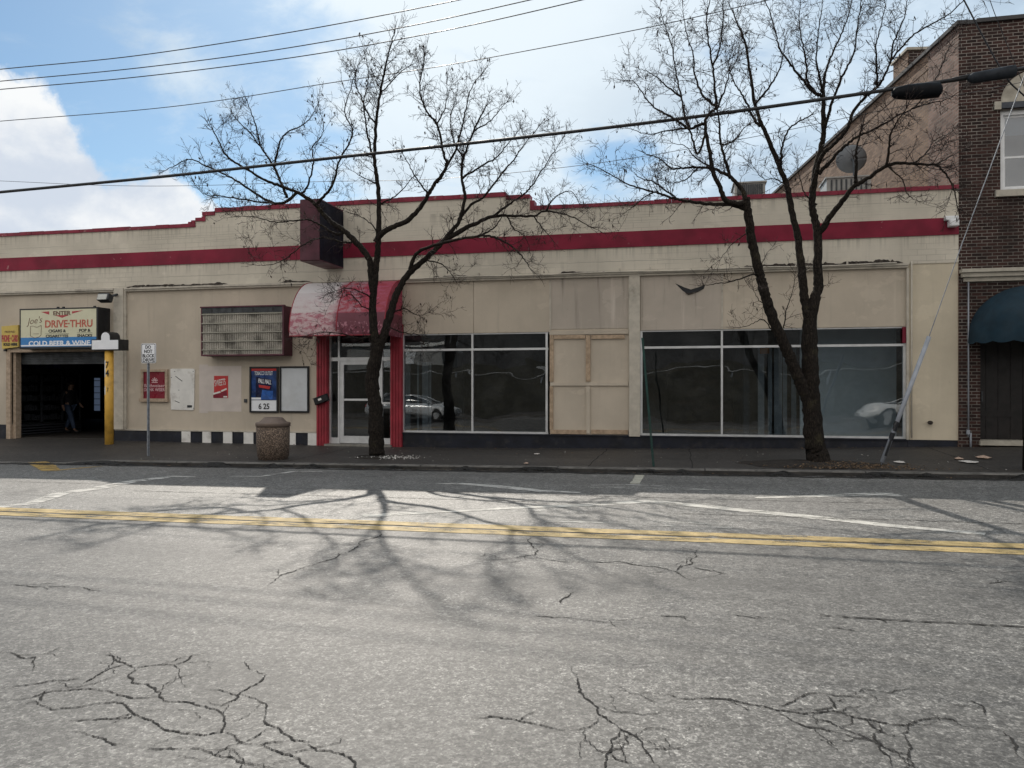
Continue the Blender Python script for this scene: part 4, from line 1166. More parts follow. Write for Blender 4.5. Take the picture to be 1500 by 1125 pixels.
# posters
yw = WALL + .06
p1 = thing('beer_poster', 'dark red beer poster with a crown in a weathered wooden frame', 'poster', (WX(226), yw, 1.4))
mb = MB(); y0 = WALL - .0
fx0, fx1, fz0, fz1 = WX(206), WX(245), WZ(225, 587.5), WZ(225, 541)
mb.box(fx0, fx0 + .07, y0, yw, fz0, fz1); mb.box(fx1 - .08, fx1, y0, yw, fz0, fz1); mb.box(fx0 + .07, fx1 - .08, y0, yw, fz1 - .07, fz1); mb.box(fx0 - .04, fx1 + .02, y0 - .03, yw - .002, fz0 - .02, fz0 + .075)
mb.build('frame', M['wood_trim'], p1)
box('print', M['poster_beer'], p1, fx0 + .07, fx1 - .08, yw - .02, yw - .003, fz0 + .075, fz1 - .07)
words('Budweiser', 211.5, 562.5, 241.5, 567.2, yw - .024, M['poster_beer_ink'], p1, bold=.01)
words('DRINK WISER', 211, 568.5, 241.5, 573.2, yw - .024, M['poster_beer_ink'], p1, bold=.015)
mb = MB()
for k in range(5):
    a = R(150 - 30 * k); c = W(226.5, 559.5, yw - .024)
    d = Vector((math.cos(a), 0, math.sin(a))); mb.bar(c + d * .03, c + d * (.12 if k != 2 else .135), .003, .028, Vector((0, 1, 0)).cross(d))
mb.box(c.x - .1, c.x + .1, c.y - .001, c.y + .001, c.z - .025, c.z + .0)
mb.build('crown', M['poster_beer_ink'], p1)
p2 = thing('scuffed_board', 'scuffed blank off white board screwed to the wall beside the beer poster', 'board', (WX(267), yw, 1.3))
pts = [(249.5, 541), (252, 540), (283, 540), (285, 541.5), (284, 599), (282, 601), (250.5, 600), (250, 585), (249, 575), (250, 560)]
mb = MB(); mb.prism([W(a, b, yw - .022) for a, b in pts], (0, .02, 0)); mb.build('board', M['white'], p2)
mb = MB()
for a, b, c_, d in ((257, 551, 267, 558.5), (256, 587, 263, 590)): mb.bar(W(a, b, yw - .023), W(c_, d, yw - .023), .004, .02, Vector((0, 0, 1)))
for a, b in ((262, 571.5), (251, 553), (256, 544), (283, 544), (283.5, 598)): c = W(a, b, yw - .024); mb.box(c.x - .012, c.x + .012, c.y, c.y + .003, c.z - .012, c.z + .012)
mb.box(WX(273), WX(280), yw - .026, yw - .022, WZ(276, 597), WZ(276, 593.6)); mb.build('scuff', M['steel_dark'], p2)
p3 = thing('cigar_poster', 'small bright red poster with slanted white lettering under the letter board', 'poster', (WX(322), yw, 1.4))
box('print', M['poster_red'], p3, WX(312), WX(332.5), yw - .012, yw - .002, WZ(322, 583), WZ(322, 550.5))
words('SWEETS', 314, 555.5, 330.5, 565, yw - .015, M['white'], p3, bold=.01, shear=.15, rot=R(8))
mb = MB()
for a, b, c_, d in ((312.3, 577, 323, 574), (324, 573, 332, 569.5)): mb.bar(W(a, b, yw - .016), W(c_, d, yw - .016), .003, .045, Vector((0, 0, 1)))
mb.box(WX(326), WX(331.5), yw - .017, yw - .013, WZ(329, 582.3), WZ(329, 580.2)); mb.build_each('stripe', M['white'], p3)
mb = MB(); mb.prism([W(a, b, yw - .0145) for a, b in ((312.3, 582.8), (312.3, 578.5), (332.2, 572), (332.2, 582.8))], (0, .002, 0)); mb.build('dark_corner', M['poster_beer'], p3)
p4 = thing('tobacco_poster', 'blue cigarette poster in a black frame priced 6 25', 'poster', (WX(386), yw, 1.3))
def black_frame(t, a, b, c_, d, w=.05):
    x0, x1, z0, z1 = WX(a, WALL), WX(c_, WALL), WZ((a + c_) / 2, d, WALL), WZ((a + c_) / 2, b, WALL)
    m_ = MB(); m_.box(x0, x0 + w, WALL, yw - .001, z0, z1); m_.box(x1 - w, x1, WALL, yw - .001, z0, z1); m_.box(x0 + w, x1 - w, WALL, yw - .001, z1 - w, z1); m_.box(x0 + w, x1 - w, WALL, yw - .001, z0, z0 + w)
    m_.build('frame', M['black'], t, bevel=.008); return x0 + w, x1 - w, z0 + w, z1 - w
xa, xb, za, zb_ = black_frame(p4, 365, 537, 407, 604.5)
zz = WZ(386, 586, WALL)
yq = WALL + .03
box('print', M['poster_blue'], p4, xa, xb, yq, yq + .02, zz, zb_)
box('price_panel', M['white_clean'], p4, xa, xb, yq - .001, yq + .019, za, zz - .01)
yq -= .004
box('red_band', M['poster_red'], p4, xa, xb, yq, yq + .003, zb_ - .07, zb_)
words('TOBACCO OUTLET', 373, 543.8, 399.5, 549.5, yq - .002, M['white_clean'], p4, bold=.01)
mb = MB(); mb.prism([W(a, b, yq + .001) for a, b in ((375, 552), (398, 556), (397, 584), (374.5, 582))], (0, .002, 0)); mb.build('pack', M['poster_deep'], p4)
words('PALL MALL', 378.5, 555.5, 397.5, 562, yq - .004, M['white_clean'], p4, bold=.02, rot=R(-7))
mb = MB(); mb.prism([W(a, b, yq - .003) for a, b in ((379, 563.5), (396, 566), (394.5, 570), (379.5, 567.5))], (0, .002, 0)); mb.build('red_flash', M['poster_red'], p4)
mb = MB(); mb.box(xa, WX(381.5), yq, yq + .003, zz + .012, zz + .07); mb.build('white_strip', M['white_clean'], p4)
mb = MB(); mb.prism([W(a, b, yq + .0005) for a, b in ((384, 571), (400, 573), (399, 585), (382, 585))], (0, .002, 0)); mb.build('pale_swoosh', simple('print blue', (.03, .11, .38), .3, var=.3), p4)
words('6 25', 378.7, 590.8, 394.5, 599.5, yq - .002, M['ink'], p4, bold=.02)
p5 = thing('blank_board', 'blank white notice board in a black frame next to the doorway', 'board', (WX(430), yw, 1.3))
xa, xb, za, zb_ = black_frame(p5, 409, 536.5, 452, 604.5)
box('face', M['board'], p5, xa, xb, WALL + .03, WALL + .05, za, zb_)
# letter board
ym = WALL - .42
mq = thing('letter_board', 'empty ribbed letter board in a dark maroon cabinet above the posters', 'sign', (WX(355), WALL, 2.5))
x0, x1 = WX(294.5, ym), WX(416, ym)
z0, z1 = 2.57, 3.94
mb = MB(); mb.box(x0, x1, ym + .05, WALL + .058, z0, z1); mb.box(x0, x0 + .03, ym - .01, ym + .05, z0, z1); mb.box(x1 - .05, x1, ym - .01, ym + .05, z0, z1); mb.box(x0 + .03, x1 - .05, ym - .01, ym + .05, z0, z0 + .04)
mb.box(x0 - .02, x1 + .02, ym - .03, ym + .06, z1 - .02, z1 + .02)
mb.build('cabinet', M['blade_front'], mq, bevel=.006)
zf1 = z1 - .17
mb = MB(); mb.box(x0 + .03, x1 - .05, ym + .0, ym + .05, zf1, z1 - .02); mb.build('header', M['steel_dark'], mq)
mb = MB()
for p in (310, 340, 371, 400): mb.box(WX(p, ym) - .03, WX(p, ym) + .03, ym - .006, ym + .0, zf1 + .03, z1 - .05)
mb.build('header_slot', M['ink'], mq)
mb = MB(); n = 44; w = (x1 - .05 - x0 - .03) / n
for k in range(n):
    x = x0 + .03 + w * k; zz0 = z0 + .04
    mb.prism([(x + w * .14, ym + .045, zz0), (x + w * .2, ym + .018, zz0), (x + w * .5, ym + .004, zz0), (x + w * .8, ym + .018, zz0), (x + w * .86, ym + .045, zz0)], (0, 0, zf1 - zz0))
mb.build('ribbed_face', M['marquee'], mq)
mb = MB()
for py in (459.5, 473, 486.5, 499.5, 512): 
    z = WZ(355, py, ym); mb.box(x0 + .03, x1 - .05, ym - .024, ym + .003, z - .013, z + .013)
mb.build('letter_rail', simple('tarnished rail', (.33, .32, .27), .5, metal=.2), mq)
# blade sign
bl = thing('projecting_sign', 'blank dark maroon box sign projecting from the parapet above the awning', 'sign', (WX(455, 18.5), WALL, 5.0))
bx0, bx1 = WX(440.5, 18.35), WX(468, 18.35)
mb = MB(); mb.box(bx0, bx1, 18.35, WALL - .001, 4.98, 6.52); mb.build('cabinet', M['blade'], bl, bevel=.01)
mb = MB(); mb.box(bx0 - .006, bx1 + .006, 18.325, 18.349, 4.97, 6.53); mb.build('front_panel', M['blade_front'], bl)
mb = MB()
mb.box(bx0 - .01, bx1 + .01, 18.36, WALL - .04, 6.52, 6.55); mb.box(bx0 - .012, bx1 + .012, 18.36, WALL - .04, 4.955, 4.98); mb.build_each('edge_trim', M['blade_front'], bl)
# lock box / mailbox on the red pilaster
mbx = thing('mailbox', 'black mailbox hanging crooked on the red door pilaster', 'mailbox', W(471, 586, 19.7))
mb = MB(); c = W(471, 585.5, 19.68); ax = Vector((math.cos(R(20)), 0, math.sin(R(20)))); az = Vector((-math.sin(R(20)), 0, math.cos(R(20))))
mb.obox(c, ax, Vector((0, 1, 0)), az, .205, .07, .095); mb.build('box', M['black'], mbx, bevel=.02)
mb = MB(); mb.obox(c + Vector((-.02, -.073, .01)), ax, Vector((0, 1, 0)), az, .05, .002, .03); mb.build('nameplate', M['white'], mbx)
mb = MB(); mb.obox(c + az * .098, ax, Vector((0, 1, 0)), az, .215, .08, .006); mb.build('lid', M['black'], mbx)
# security light on the right end
sc_ = thing('security_light', 'small white security fitting under the end of the maroon band', 'fixture', (WX(1394), WALL, 5.3))
cx, cz = WX(1394, 19.7), WZ(1394, 325, 19.7)
mb = MB(); mb.box(cx - .15, cx + .13, 19.62, WALL - .031, cz + .03, cz + .13); mb.build('cap', M['frame_white'], sc_, bevel=.02)
mb = MB(); mb.box(cx - .08, cx + .12, 19.55, WALL - .04, cz - .12, cz + .028); mb.build('head', M['frame_white'], sc_, bevel=.02)
# roof plant
def hvac(px0, px1, py, Y, label, louv):
    x0, x1, z1 = WX(px0, Y), WX(px1, Y), WZ((px0 + px1) / 2, py, Y)
    t = thing('rooftop_unit', label, 'air conditioner', ((x0 + x1) / 2, Y + .5, 5.85))
    m_ = MB(); m_.box(x0, x1, Y, Y + 1.0, 5.95, z1 - .04); m_.build('cabinet', M['hvac'], t)
    m_ = MB(); m_.box(x0 - .04, x1 + .04, Y - .04, Y + 1.04, z1 - .04, z1); m_.build('lid', M['hvac'], t)
    m_ = MB()
    n = louv
    for k in range(n):
        x = lerp(x0 + .06, x1 - .06, (k + .5) / n); m_.box(x - .02, x + .02, Y - .03, Y - .001, 6.1, z1 - .08)
    m_.build('grille', M['steel_dark'], t)
    m_ = MB(); m_.box(x0 + .1, x1 - .1, Y + .1, Y + .9, 5.85, 5.948); m_.build('curb', M['steel_dark'], t)
hvac(1076, 1121, 266, 21.9, 'smaller grey ribbed rooftop unit behind the parapet seen between tree stems', 12)
hvac(1211, 1276, 258, 22.4, 'wide grey rooftop unit below the satellite dish', 8)
ds = thing('satellite_dish', 'round grey satellite dish on a mast above the parapet', 'dish', (WX(1247, 23), 23.0, 5.85))
dc = W(1247, 233, 23.0); rr = depth(1247, 23) * 20.5 / FOC
nrm = Vector((.12, 1, .35)).normalized(); ux = nrm.cross(Vector((0, 0, 1))).normalized(); uz = ux.cross(nrm)
mb = MB(); rows = []
for i in range(9):
    q = i / 8; rows.append([dc + (ux * math.cos(a) + uz * math.sin(a) * .95) * rr * q + nrm * (.16 * (q * q - 1)) for a in span(0, 2 * PI, 28)])
mb.grid(rows); o = mb.build('reflector', M['dish'], ds, fix=False); so = o.modifiers.new('thick', 'SOLIDIFY'); so.thickness = .015
mb = MB(); mb.tube([(dc.x, dc.y - .35, 5.85), (dc.x, dc.y - .35, dc.z - .15), dc - nrm * .16], .03, 8); mb.tube([(dc.x + .5, dc.y - .6, 5.85), (dc.x, dc.y - .35, dc.z - .7)], .02, 6); mb.tube([(dc.x - .5, dc.y - .6, 5.85), (dc.x, dc.y - .35, dc.z - .7)], .02, 6); mb.build('mast', M['steel_dark'], ds)
mb = MB(); mb.tube([dc - uz * rr * .9, dc + nrm * .5 - uz * .25], .015, 6); mb.build('feed_arm', M['alu_dull'], ds)

# ------------------------------------------------------------------ brick building on the right
bb = thing('brick_building', 'tall dark brick building with a blue dome awning and arched upstairs window', 'building', (10, WALL, .3))
C0 = Vector((6.283, WALL, 0)); BT = 10.12; BR = 15.0
DXa, DXb, DZa, DZb = WX(1436), 8.55, .47, 2.95
WXa, WXb, WZa, WZb = WX(1465.5), 8.55, 6.22, 8.08
fw = MB()
th = .35
fw.box(C0.x + .001, DXa, WALL, WALL + th, -.1, 4.05); fw.box(DXb, BR, WALL, WALL + th, -.1, 4.05); fw.box(DXa, DXb, WALL, WALL + th, DZb, 4.05)
fw.box(C0.x + .001, BR, WALL, WALL + th, 4.05, WZa); fw.box(C0.x + .001, WXa, WALL, WALL + th, WZa, WZb); fw.box(WXb, BR, WALL, WALL + th, WZa, WZb); fw.box(C0.x + .001, BR, WALL, WALL + th, WZb, BT)
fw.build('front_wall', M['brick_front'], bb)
# soldier courses and proud pier
so_ = MB(); so_.box(C0.x + .002, DXa - .20, WALL - .03, WALL - .001, .0, 3.98); so_.build('pier', M['brick_front'], bb)
sc2 = MB()
for k in range(30):
    x = WXa - .66 + .075 * k; 
    if x + .068 < WXa - .02: sc2.box(x, x + .066, WALL - .008, WALL - .001, 8.12, 8.32)
sc2.build('soldier_course', M['brick_front'], bb); sc2 = MB()
for k in range(34): sc2.box(6.30 + .075 * k, 6.366 + .075 * k, WALL - .008, WALL - .001, 5.35, 5.56)
sc2.build('soldier_course', M['brick_front'], bb)
cn = MB(); cn.box(C0.x + .01, BR, WALL - .20, WALL - .001, 4.34, 4.42); cn.box(C0.x + .04, BR, WALL - .14, WALL - .001, 4.24, 4.338); cn.box(C0.x + .09, BR, WALL - .07, WALL - .001, 4.14, 4.238)
cn.build('cornice', M['limestone'], bb)
# roofs and side wall
def SD(t, z): p = C0 + SIDE * t; return Vector((p.x, p.y, z))
n_in = Vector((SIDE.y, -SIDE.x, 0))
def side_prism(t0, t1, z0, z1, material, name, off=0., thick=.3, par=bb):
    m_ = MB(); a, b = SD(t0, z0) - n_in * off, SD(t1, z0) - n_in * off
    m_.prism([a, b, b + n_in * thick, a + n_in * thick], (0, 0, z1 - z0)); return m_.build(name, material, par)
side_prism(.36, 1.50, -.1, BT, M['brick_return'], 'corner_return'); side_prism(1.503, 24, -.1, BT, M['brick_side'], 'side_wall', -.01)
q = MB(); q.prism([SD(.001, -.1), SD(.358, -.1), SD(.358, -.1) + n_in * .03, SD(.001, -.1) + n_in * .03], (0, 0, BT + .1)); q.build('corner_brick', M['brick_return'], bb)
box('back_wall', M['brick_side'], bb, SD(24, 0).x + .4, BR, SD(24, 0).y - .1, SD(24, 0).y + .2, -.1, BT); box('far_wall', M['brick_side'], bb, BR, BR + .3, WALL, SD(24, 0).y + .2, -.1, BT)
cpb = MB(); cpb.prism([SD(-.06, BT) - n_in * .06, SD(24, BT) - n_in * .06, SD(24, BT) + n_in * .38, SD(-.06, BT) + n_in * .38], (0, 0, .09)); cpb.box(C0.x + .36, BR + .1, WALL - .07, WALL + .42, BT, BT + .09)
cpb.build('coping', M['roof'], bb)
rf = MB(); rf.face([SD(.3, BT - .4), SD(24, BT - .4), (BR, SD(24, 0).y, BT - .4), (BR, WALL + .3, BT - .4)]); rf.build('roof', M['roof'], bb, fix=False)
ch = side_prism(2.66, 3.58, BT + .092, BT + .56, M['brick_side'], 'chimney', 0, .6)
c2 = MB(); a, b = SD(2.6, BT + .56) - n_in * .05, SD(3.64, BT + .56) - n_in * .05; c2.prism([a, b, b + n_in * .7, a + n_in * .7], (0, 0, .07)); c2.build('chimney_cap', M['limestone'], ch)
c2 = MB(); c2.obox(SD(2.65, BT + .33) + n_in * .3, n_in, SIDE, Vector((0, 0, 1)), .28, .008, .2); c2.build('chimney_face', M['brick_front'], ch)
# upstairs window
wf = MB(); yW = WALL + .10
wf.box(WXa, WXa + .09, yW, yW + .1, WZa, WZb); wf.box(WXb - .09, WXb, yW, yW + .1, WZa, WZb); wf.box(WXa + .09, WXb - .09, yW, yW + .1, WZb - .1, WZb); wf.box(WXa + .09, WXb - .09, yW, yW + .1, WZa, WZa + .07)
win = wf.build('window', M['frame_white'], bb)
sm = MB(); ymid = WZa + .78
for z0, z1, yy in ((WZa + .07, ymid + .03, yW + .03), (ymid - .02, WZb - .1, yW + .055)):
    sm.box(WXa + .09, WXa + .14, yy, yy + .024, z0, z1); sm.box(WXb - .14, WXb - .09, yy, yy + .024, z0, z1); sm.box(WXa + .14, WXb - .14, yy, yy + .024, z0, z0 + .045); sm.box(WXa + .14, WXb - .14, yy, yy + .024, z1 - .045, z1)
sm.build('sash', M['frame_white'], win)
box('pane', M['glass_house'], win, WXa + .14, WXb - .14, yW + .035, yW + .042, WZa + .115, ymid - .02); box('pane', M['glass_house'], win, WXa + .14, WXb - .14, yW + .06, yW + .067, ymid + .025, WZb - .145)
box('blind', M['room_pale'], win, WXa + .12, WXb - .12, yW + .14, yW + .16, WZa + 1.32, WZb - .1)
box('curtain', M['room'], win, WXa - .1, WXb + .1, yW + .45, yW + .5, WZa - .2, WZb + .2)
wsl = MB(); wsl.box(WXa - .12, WXb + .12, WALL - .09, WALL + .099, WZa - .15, WZa - .002); wsl.build('window_sill', M['limestone'], bb)
# arch over it
acx, ar = (WXa + WXb) / 2, (WXb - WXa) / 2
ty = MB(); ty.prism([(acx + ar * math.cos(a), WALL - .012, 8.24 + ar * math.sin(a)) for a in span(0, PI, 20)], (0, .011, 0)); ty.build('arch_panel', M['limestone'], bb)
tl = MB(); tl.box(WXa - .02, WXb + .02, WALL - .05, WALL - .001, 8.10, 8.235); tl.build('lintel', M['room'], bb)
im = MB(); im.box(WXa - .14, WXa - .0, WALL - .06, WALL - .001, 8.08, 8.26); im.box(WXb, WXb + .14, WALL - .06, WALL - .001, 8.08, 8.26); im.build_each('impost', M['limestone'], bb)
vo_ = MB()
for k in range(26):
    a0, a1 = PI * k / 26 + .008, PI * (k + 1) / 26 - .008
    vo_.prism([(acx + r_ * math.cos(a), WALL - .03, 8.26 + r_ * math.sin(a)) for r_, a in ((ar, a0), (ar, a1), (ar + .22, a1), (ar + .22, a0))], (0, .029, 0))
vo_.build('arch_brick', M['brick_front'], bb)
# door
dd = MB(); yD = WALL + .42
for k in range(7):
    w = (DXb - DXa) / 7; dd.box(DXa + w * k + .004, DXa + w * (k + 1) - .004, yD, yD + .06, DZa, DZb)
dd.box(DXa + .1, DXa + .85, yD - .02, yD - .001, 1.0, 1.15)
dr = dd.build('door', simple('dark stained door', (.010, .008, .008), .5, var=.4), bb)
box('handle', M['steel_dark'], dr, DXa + .14, DXa + .18, yD - .07, yD - .02, 1.35, 1.6)
box('threshold', M['limestone'], bb, DXa - .03, DXb, WALL - .10, WALL + .6, .36, .465)
# dome awning
ad = MB(); acx2, rx, rz, rd = 7.72, 1.26, 1.22, 1.05
rows = []
for i in range(13):
    ph = PI / 2 * i / 12                         # 0 bottom rim .. top
    rows.append([(acx2 - rx * math.cos(ph) * math.cos(a), WALL - .012 - rd * math.cos(ph) * math.sin(a), 2.80 + rz * math.sin(ph)) for a in span(0, PI, 36)])
ad.grid(rows)
val = [[], []]
for k in range(145):
    a = PI * k / 144; x, y = acx2 - rx * math.cos(a), WALL - .012 - rd * math.sin(a)
    val[0].append((x, y, 2.80)); val[1].append((x, y, 2.73 - .045 * abs(math.sin(a * 9))))
ad.grid(val)
ado = ad.build('dome_awning', M['canvas_blue'], bb, fix=False)
cdm = MB(); cdm.tube([(WX(1417.5), WALL - .05, .55), (WX(1417.5), WALL - .05, 4.13)], .016, 6); cdm.build('conduit', M['plastic_grey'], bb)
cdm = MB(); cdm.box(WX(1414.5), WX(1419), WALL - .09, WALL - .031, WZ(1417, 636), WZ(1417, 629.5)); cdm.tube([(WX(1420.5), WALL - .06, .3), (WX(1420.5), WALL - .06, WZ(1420, 634))], .022, 6); cdm.build('meter_box', M['plastic_grey'], bb)

# ------------------------------------------------------------------ street furniture
ty_ = 16.3; tx = WX(400, ty_); tz = gz(tx, ty_)
can = thing('litter_bin', 'round brown pebble finish concrete litter bin with domed lid on the pavement', 'litter bin', (tx, ty_, tz))
MB().lathe((tx, ty_, tz), [(.33, 0), (.33, .05), (.355, .06), (.372, .40), (.375, .74), (.36, .75)], 40).build('bin', M['aggregate'], can)
MB().lathe((tx, ty_, tz), [(.36, .75), (.388, .755), (.392, .83), (.385, .845), (.30, .865), (.235, .94), (.20, .965), (.10, .955), (.02, .95)], 40).build('lid', M['can_lid'], can)

mb = MB(); a, b = W(957.5, 684, 15.85), W(941, 495, 15.95)
d = (b - a).normalized(); sx = Vector((0, 1, 0)).cross(d)
for o_, w_, y_ in ((-.017, .012, .0), (.017, .012, .0), (0, .016, -.020)):
    mb.bar(a + sx * o_ + Vector((0, y_, 0)), b + sx * o_ + Vector((0, y_, 0)), .010, w_, sx)
mb.bar(a + Vector((0, -.01, 0)) + sx * .014, b + Vector((0, -.01, 0)) + sx * .010, .024, .005, sx); mb.bar(a + Vector((0, -.01, 0)) - sx * .014, b + Vector((0, -.01, 0)) - sx * .010, .024, .005, sx)
tag(mb.build('leaning_post', M['green_post']), 'bare green steel post without a sign leaning at the kerb', 'post')

def curve(pts, n=8):
    out = []
    P = [pts[0]] + list(pts) + [pts[-1]]
    for i in range(1, len(P) - 2):
        p0, p1, p2, p3 = P[i - 1], P[i], P[i + 1], P[i + 2]
        for k in range(n):
            t = k / n
            out.append(.5 * ((2 * p1) + (p2 - p0) * t + (2 * p0 - 5 * p1 + 4 * p2 - p3) * t * t + (3 * p1 - p0 - 3 * p2 + p3) * t ** 3))
    out.append(pts[-1]); return out
YG2 = 16.0
guy = thing('guy_wire', 'slanting steel guy wire with a pale grey plastic guard anchored in the pavement', 'guy wire', W(1291, 679, YG2))
MB().tube([W(1291, 681, YG2), W(1361, 493, YG2), W(1406, 366, YG2), W(1462, 215, YG2), W(1500, 112, YG2), W(1548, -20, YG2)], .0085, 6).build('wire', M['galv'], guy)
MB().tube([W(1292, 677, YG2), W(1361, 493, YG2)], .040, 12).build('guard', M['plastic_grey'], guy)
mb = MB()
for (a, b), (c_, d), r_ in (((1304.5, 645), (1308, 634), .044), ((1309.5, 631.5), (1313.5, 620), .044), ((1311, 624), (1314.5, 618), .048)): mb.tube([W(a, b, YG2), W(c_, d, YG2)], r_, 12)
mb.tube([W(1297, 668, YG2 - .045), W(1308, 636, YG2 - .045)], .02, 6)
mb.build_each('tape', M['black'], guy)
up_ = thing('utility_pole', 'weathered wooden utility pole just cut off by the right edge', 'utility pole', (WX(1513, 16.0), 16.0, .14))
mb = MB(); b0 = W(1513, 690, 16.0); t0 = W(1530, -160, 16.0); mb.tube([b0 - Vector((0, 0, .2)), b0.lerp(t0, .5), t0], [.17, .15, .12], 16)
mb.build('pole', M['bark'], up_)

# overhead wires
def wire(name, label, pts, Y0, Y1, r, m='wire', grp=None, kids=False):
    n = len(pts); P = []
    x0_, x1_ = pts[0][0], pts[-1][0]
    for (px, py) in pts:
        t = (px - x0_) / (x1_ - x0_); P.append(W(px, py, lerp(Y0, Y1, t)))
    if not kids: return tag(MB().tube(curve(P, 8), r, 6).build(name, M[m]), label, 'cable', grp)
    o = thing(name, label, 'cable', P[0], grp)
    MB().tube(curve(P, 8), r, 6).build('strand', M[m], o)
    return o
hc = wire('telephone_cable', 'thick black telephone cable with two splice cases crossing in front of both trees', [(-160, 297), (0, 281.5), (250, 257.5), (500, 230), (750, 203), (1000, 173.5), (1250, 139), (1330, 127), (1420, 114), (1520, 96), (1620, 76)], 16.0, 16.0, .034, 'cable', kids=True)
mb = MB(); a, b = W(1306, 137, 15.95), W(1380, 131, 15.95)
mb.tube([a, a.lerp(b, .06), a.lerp(b, .12), a.lerp(b, .3), a.lerp(b, .5), a.lerp(b, .72), a.lerp(b, .94), b], [.05, .10, .115, .14, .15, .15, .14, .06], 12); mb.build('splice_case', M['case'], hc)
mb = MB(); a, b = W(1417, 116, 15.95), W(1487, 104, 15.95)
mb.tube([a, a.lerp(b, .05), a.lerp(b, .12), a.lerp(b, .95), b], [.03, .07, .10, .115, .10], 12); mb.build('splice_case', M['case_grey'], hc)
mb = MB(); mb.tube([W(1395, 116, 15.97), W(1440, 106, 15.97), W(1488, 98, 15.97)], .03, 8); mb.tube([W(1310, 131, 15.97), W(1360, 122, 15.97), W(1420, 113, 15.97)], .03, 8); mb.build('lashing', M['cable'], hc)
wire('power_line', 'topmost of the three thin parallel wires at upper left', [(-140, 117.5), (0, 101.5), (180, 84), (350, 59.5), (500, 34), (672, 0), (830, -34)], 16, 16, .011)
wire('power_line', 'middle of the three thin parallel wires at upper left', [(-140, 133), (0, 119), (180, 102), (350, 81), (500, 57), (640, 30), (776, 0), (900, -28)], 16.15, 16.15, .011)
wire('power_line', 'lowest of the three thin parallel wires at upper left', [(-140, 144), (0, 131), (180, 115), (350, 95), (500, 73), (680, 39), (852, 0), (980, -32)], 16.3, 16.3, .011)
wire('power_line', 'thin single wire passing behind the top of the left tree', [(-140, 190), (0, 177.5), (200, 161.5), (330, 146), (480, 122), (640, 98), (800, 69), (960, 38), (1100, 6), (1240, -28)], 18.5, 18.5, .010)
wire('service_wire', 'very thin faint wire running low behind the left tree', [(-100, 262), (0, 265), (150, 271.5), (280, 272), (470, 266), (640, 262), (860, 241), (1080, 205), (1300, 160), (1500, 120)], 19.0, 17, .006)
wire('service_wire', 'dark drop wire slanting across the brick building front', [(1380, -60), (1412, 0), (1446, 65), (1475, 115), (1500, 140), (1560, 195)], 16.0, 16.4, .014, 'cable')
wire('service_wire', 'thin drop wire right of the dark slanting wire', [(1440, -30), (1450, 0), (1461, 30), (1486, 92), (1510, 150)], 16.0, 18, .007)

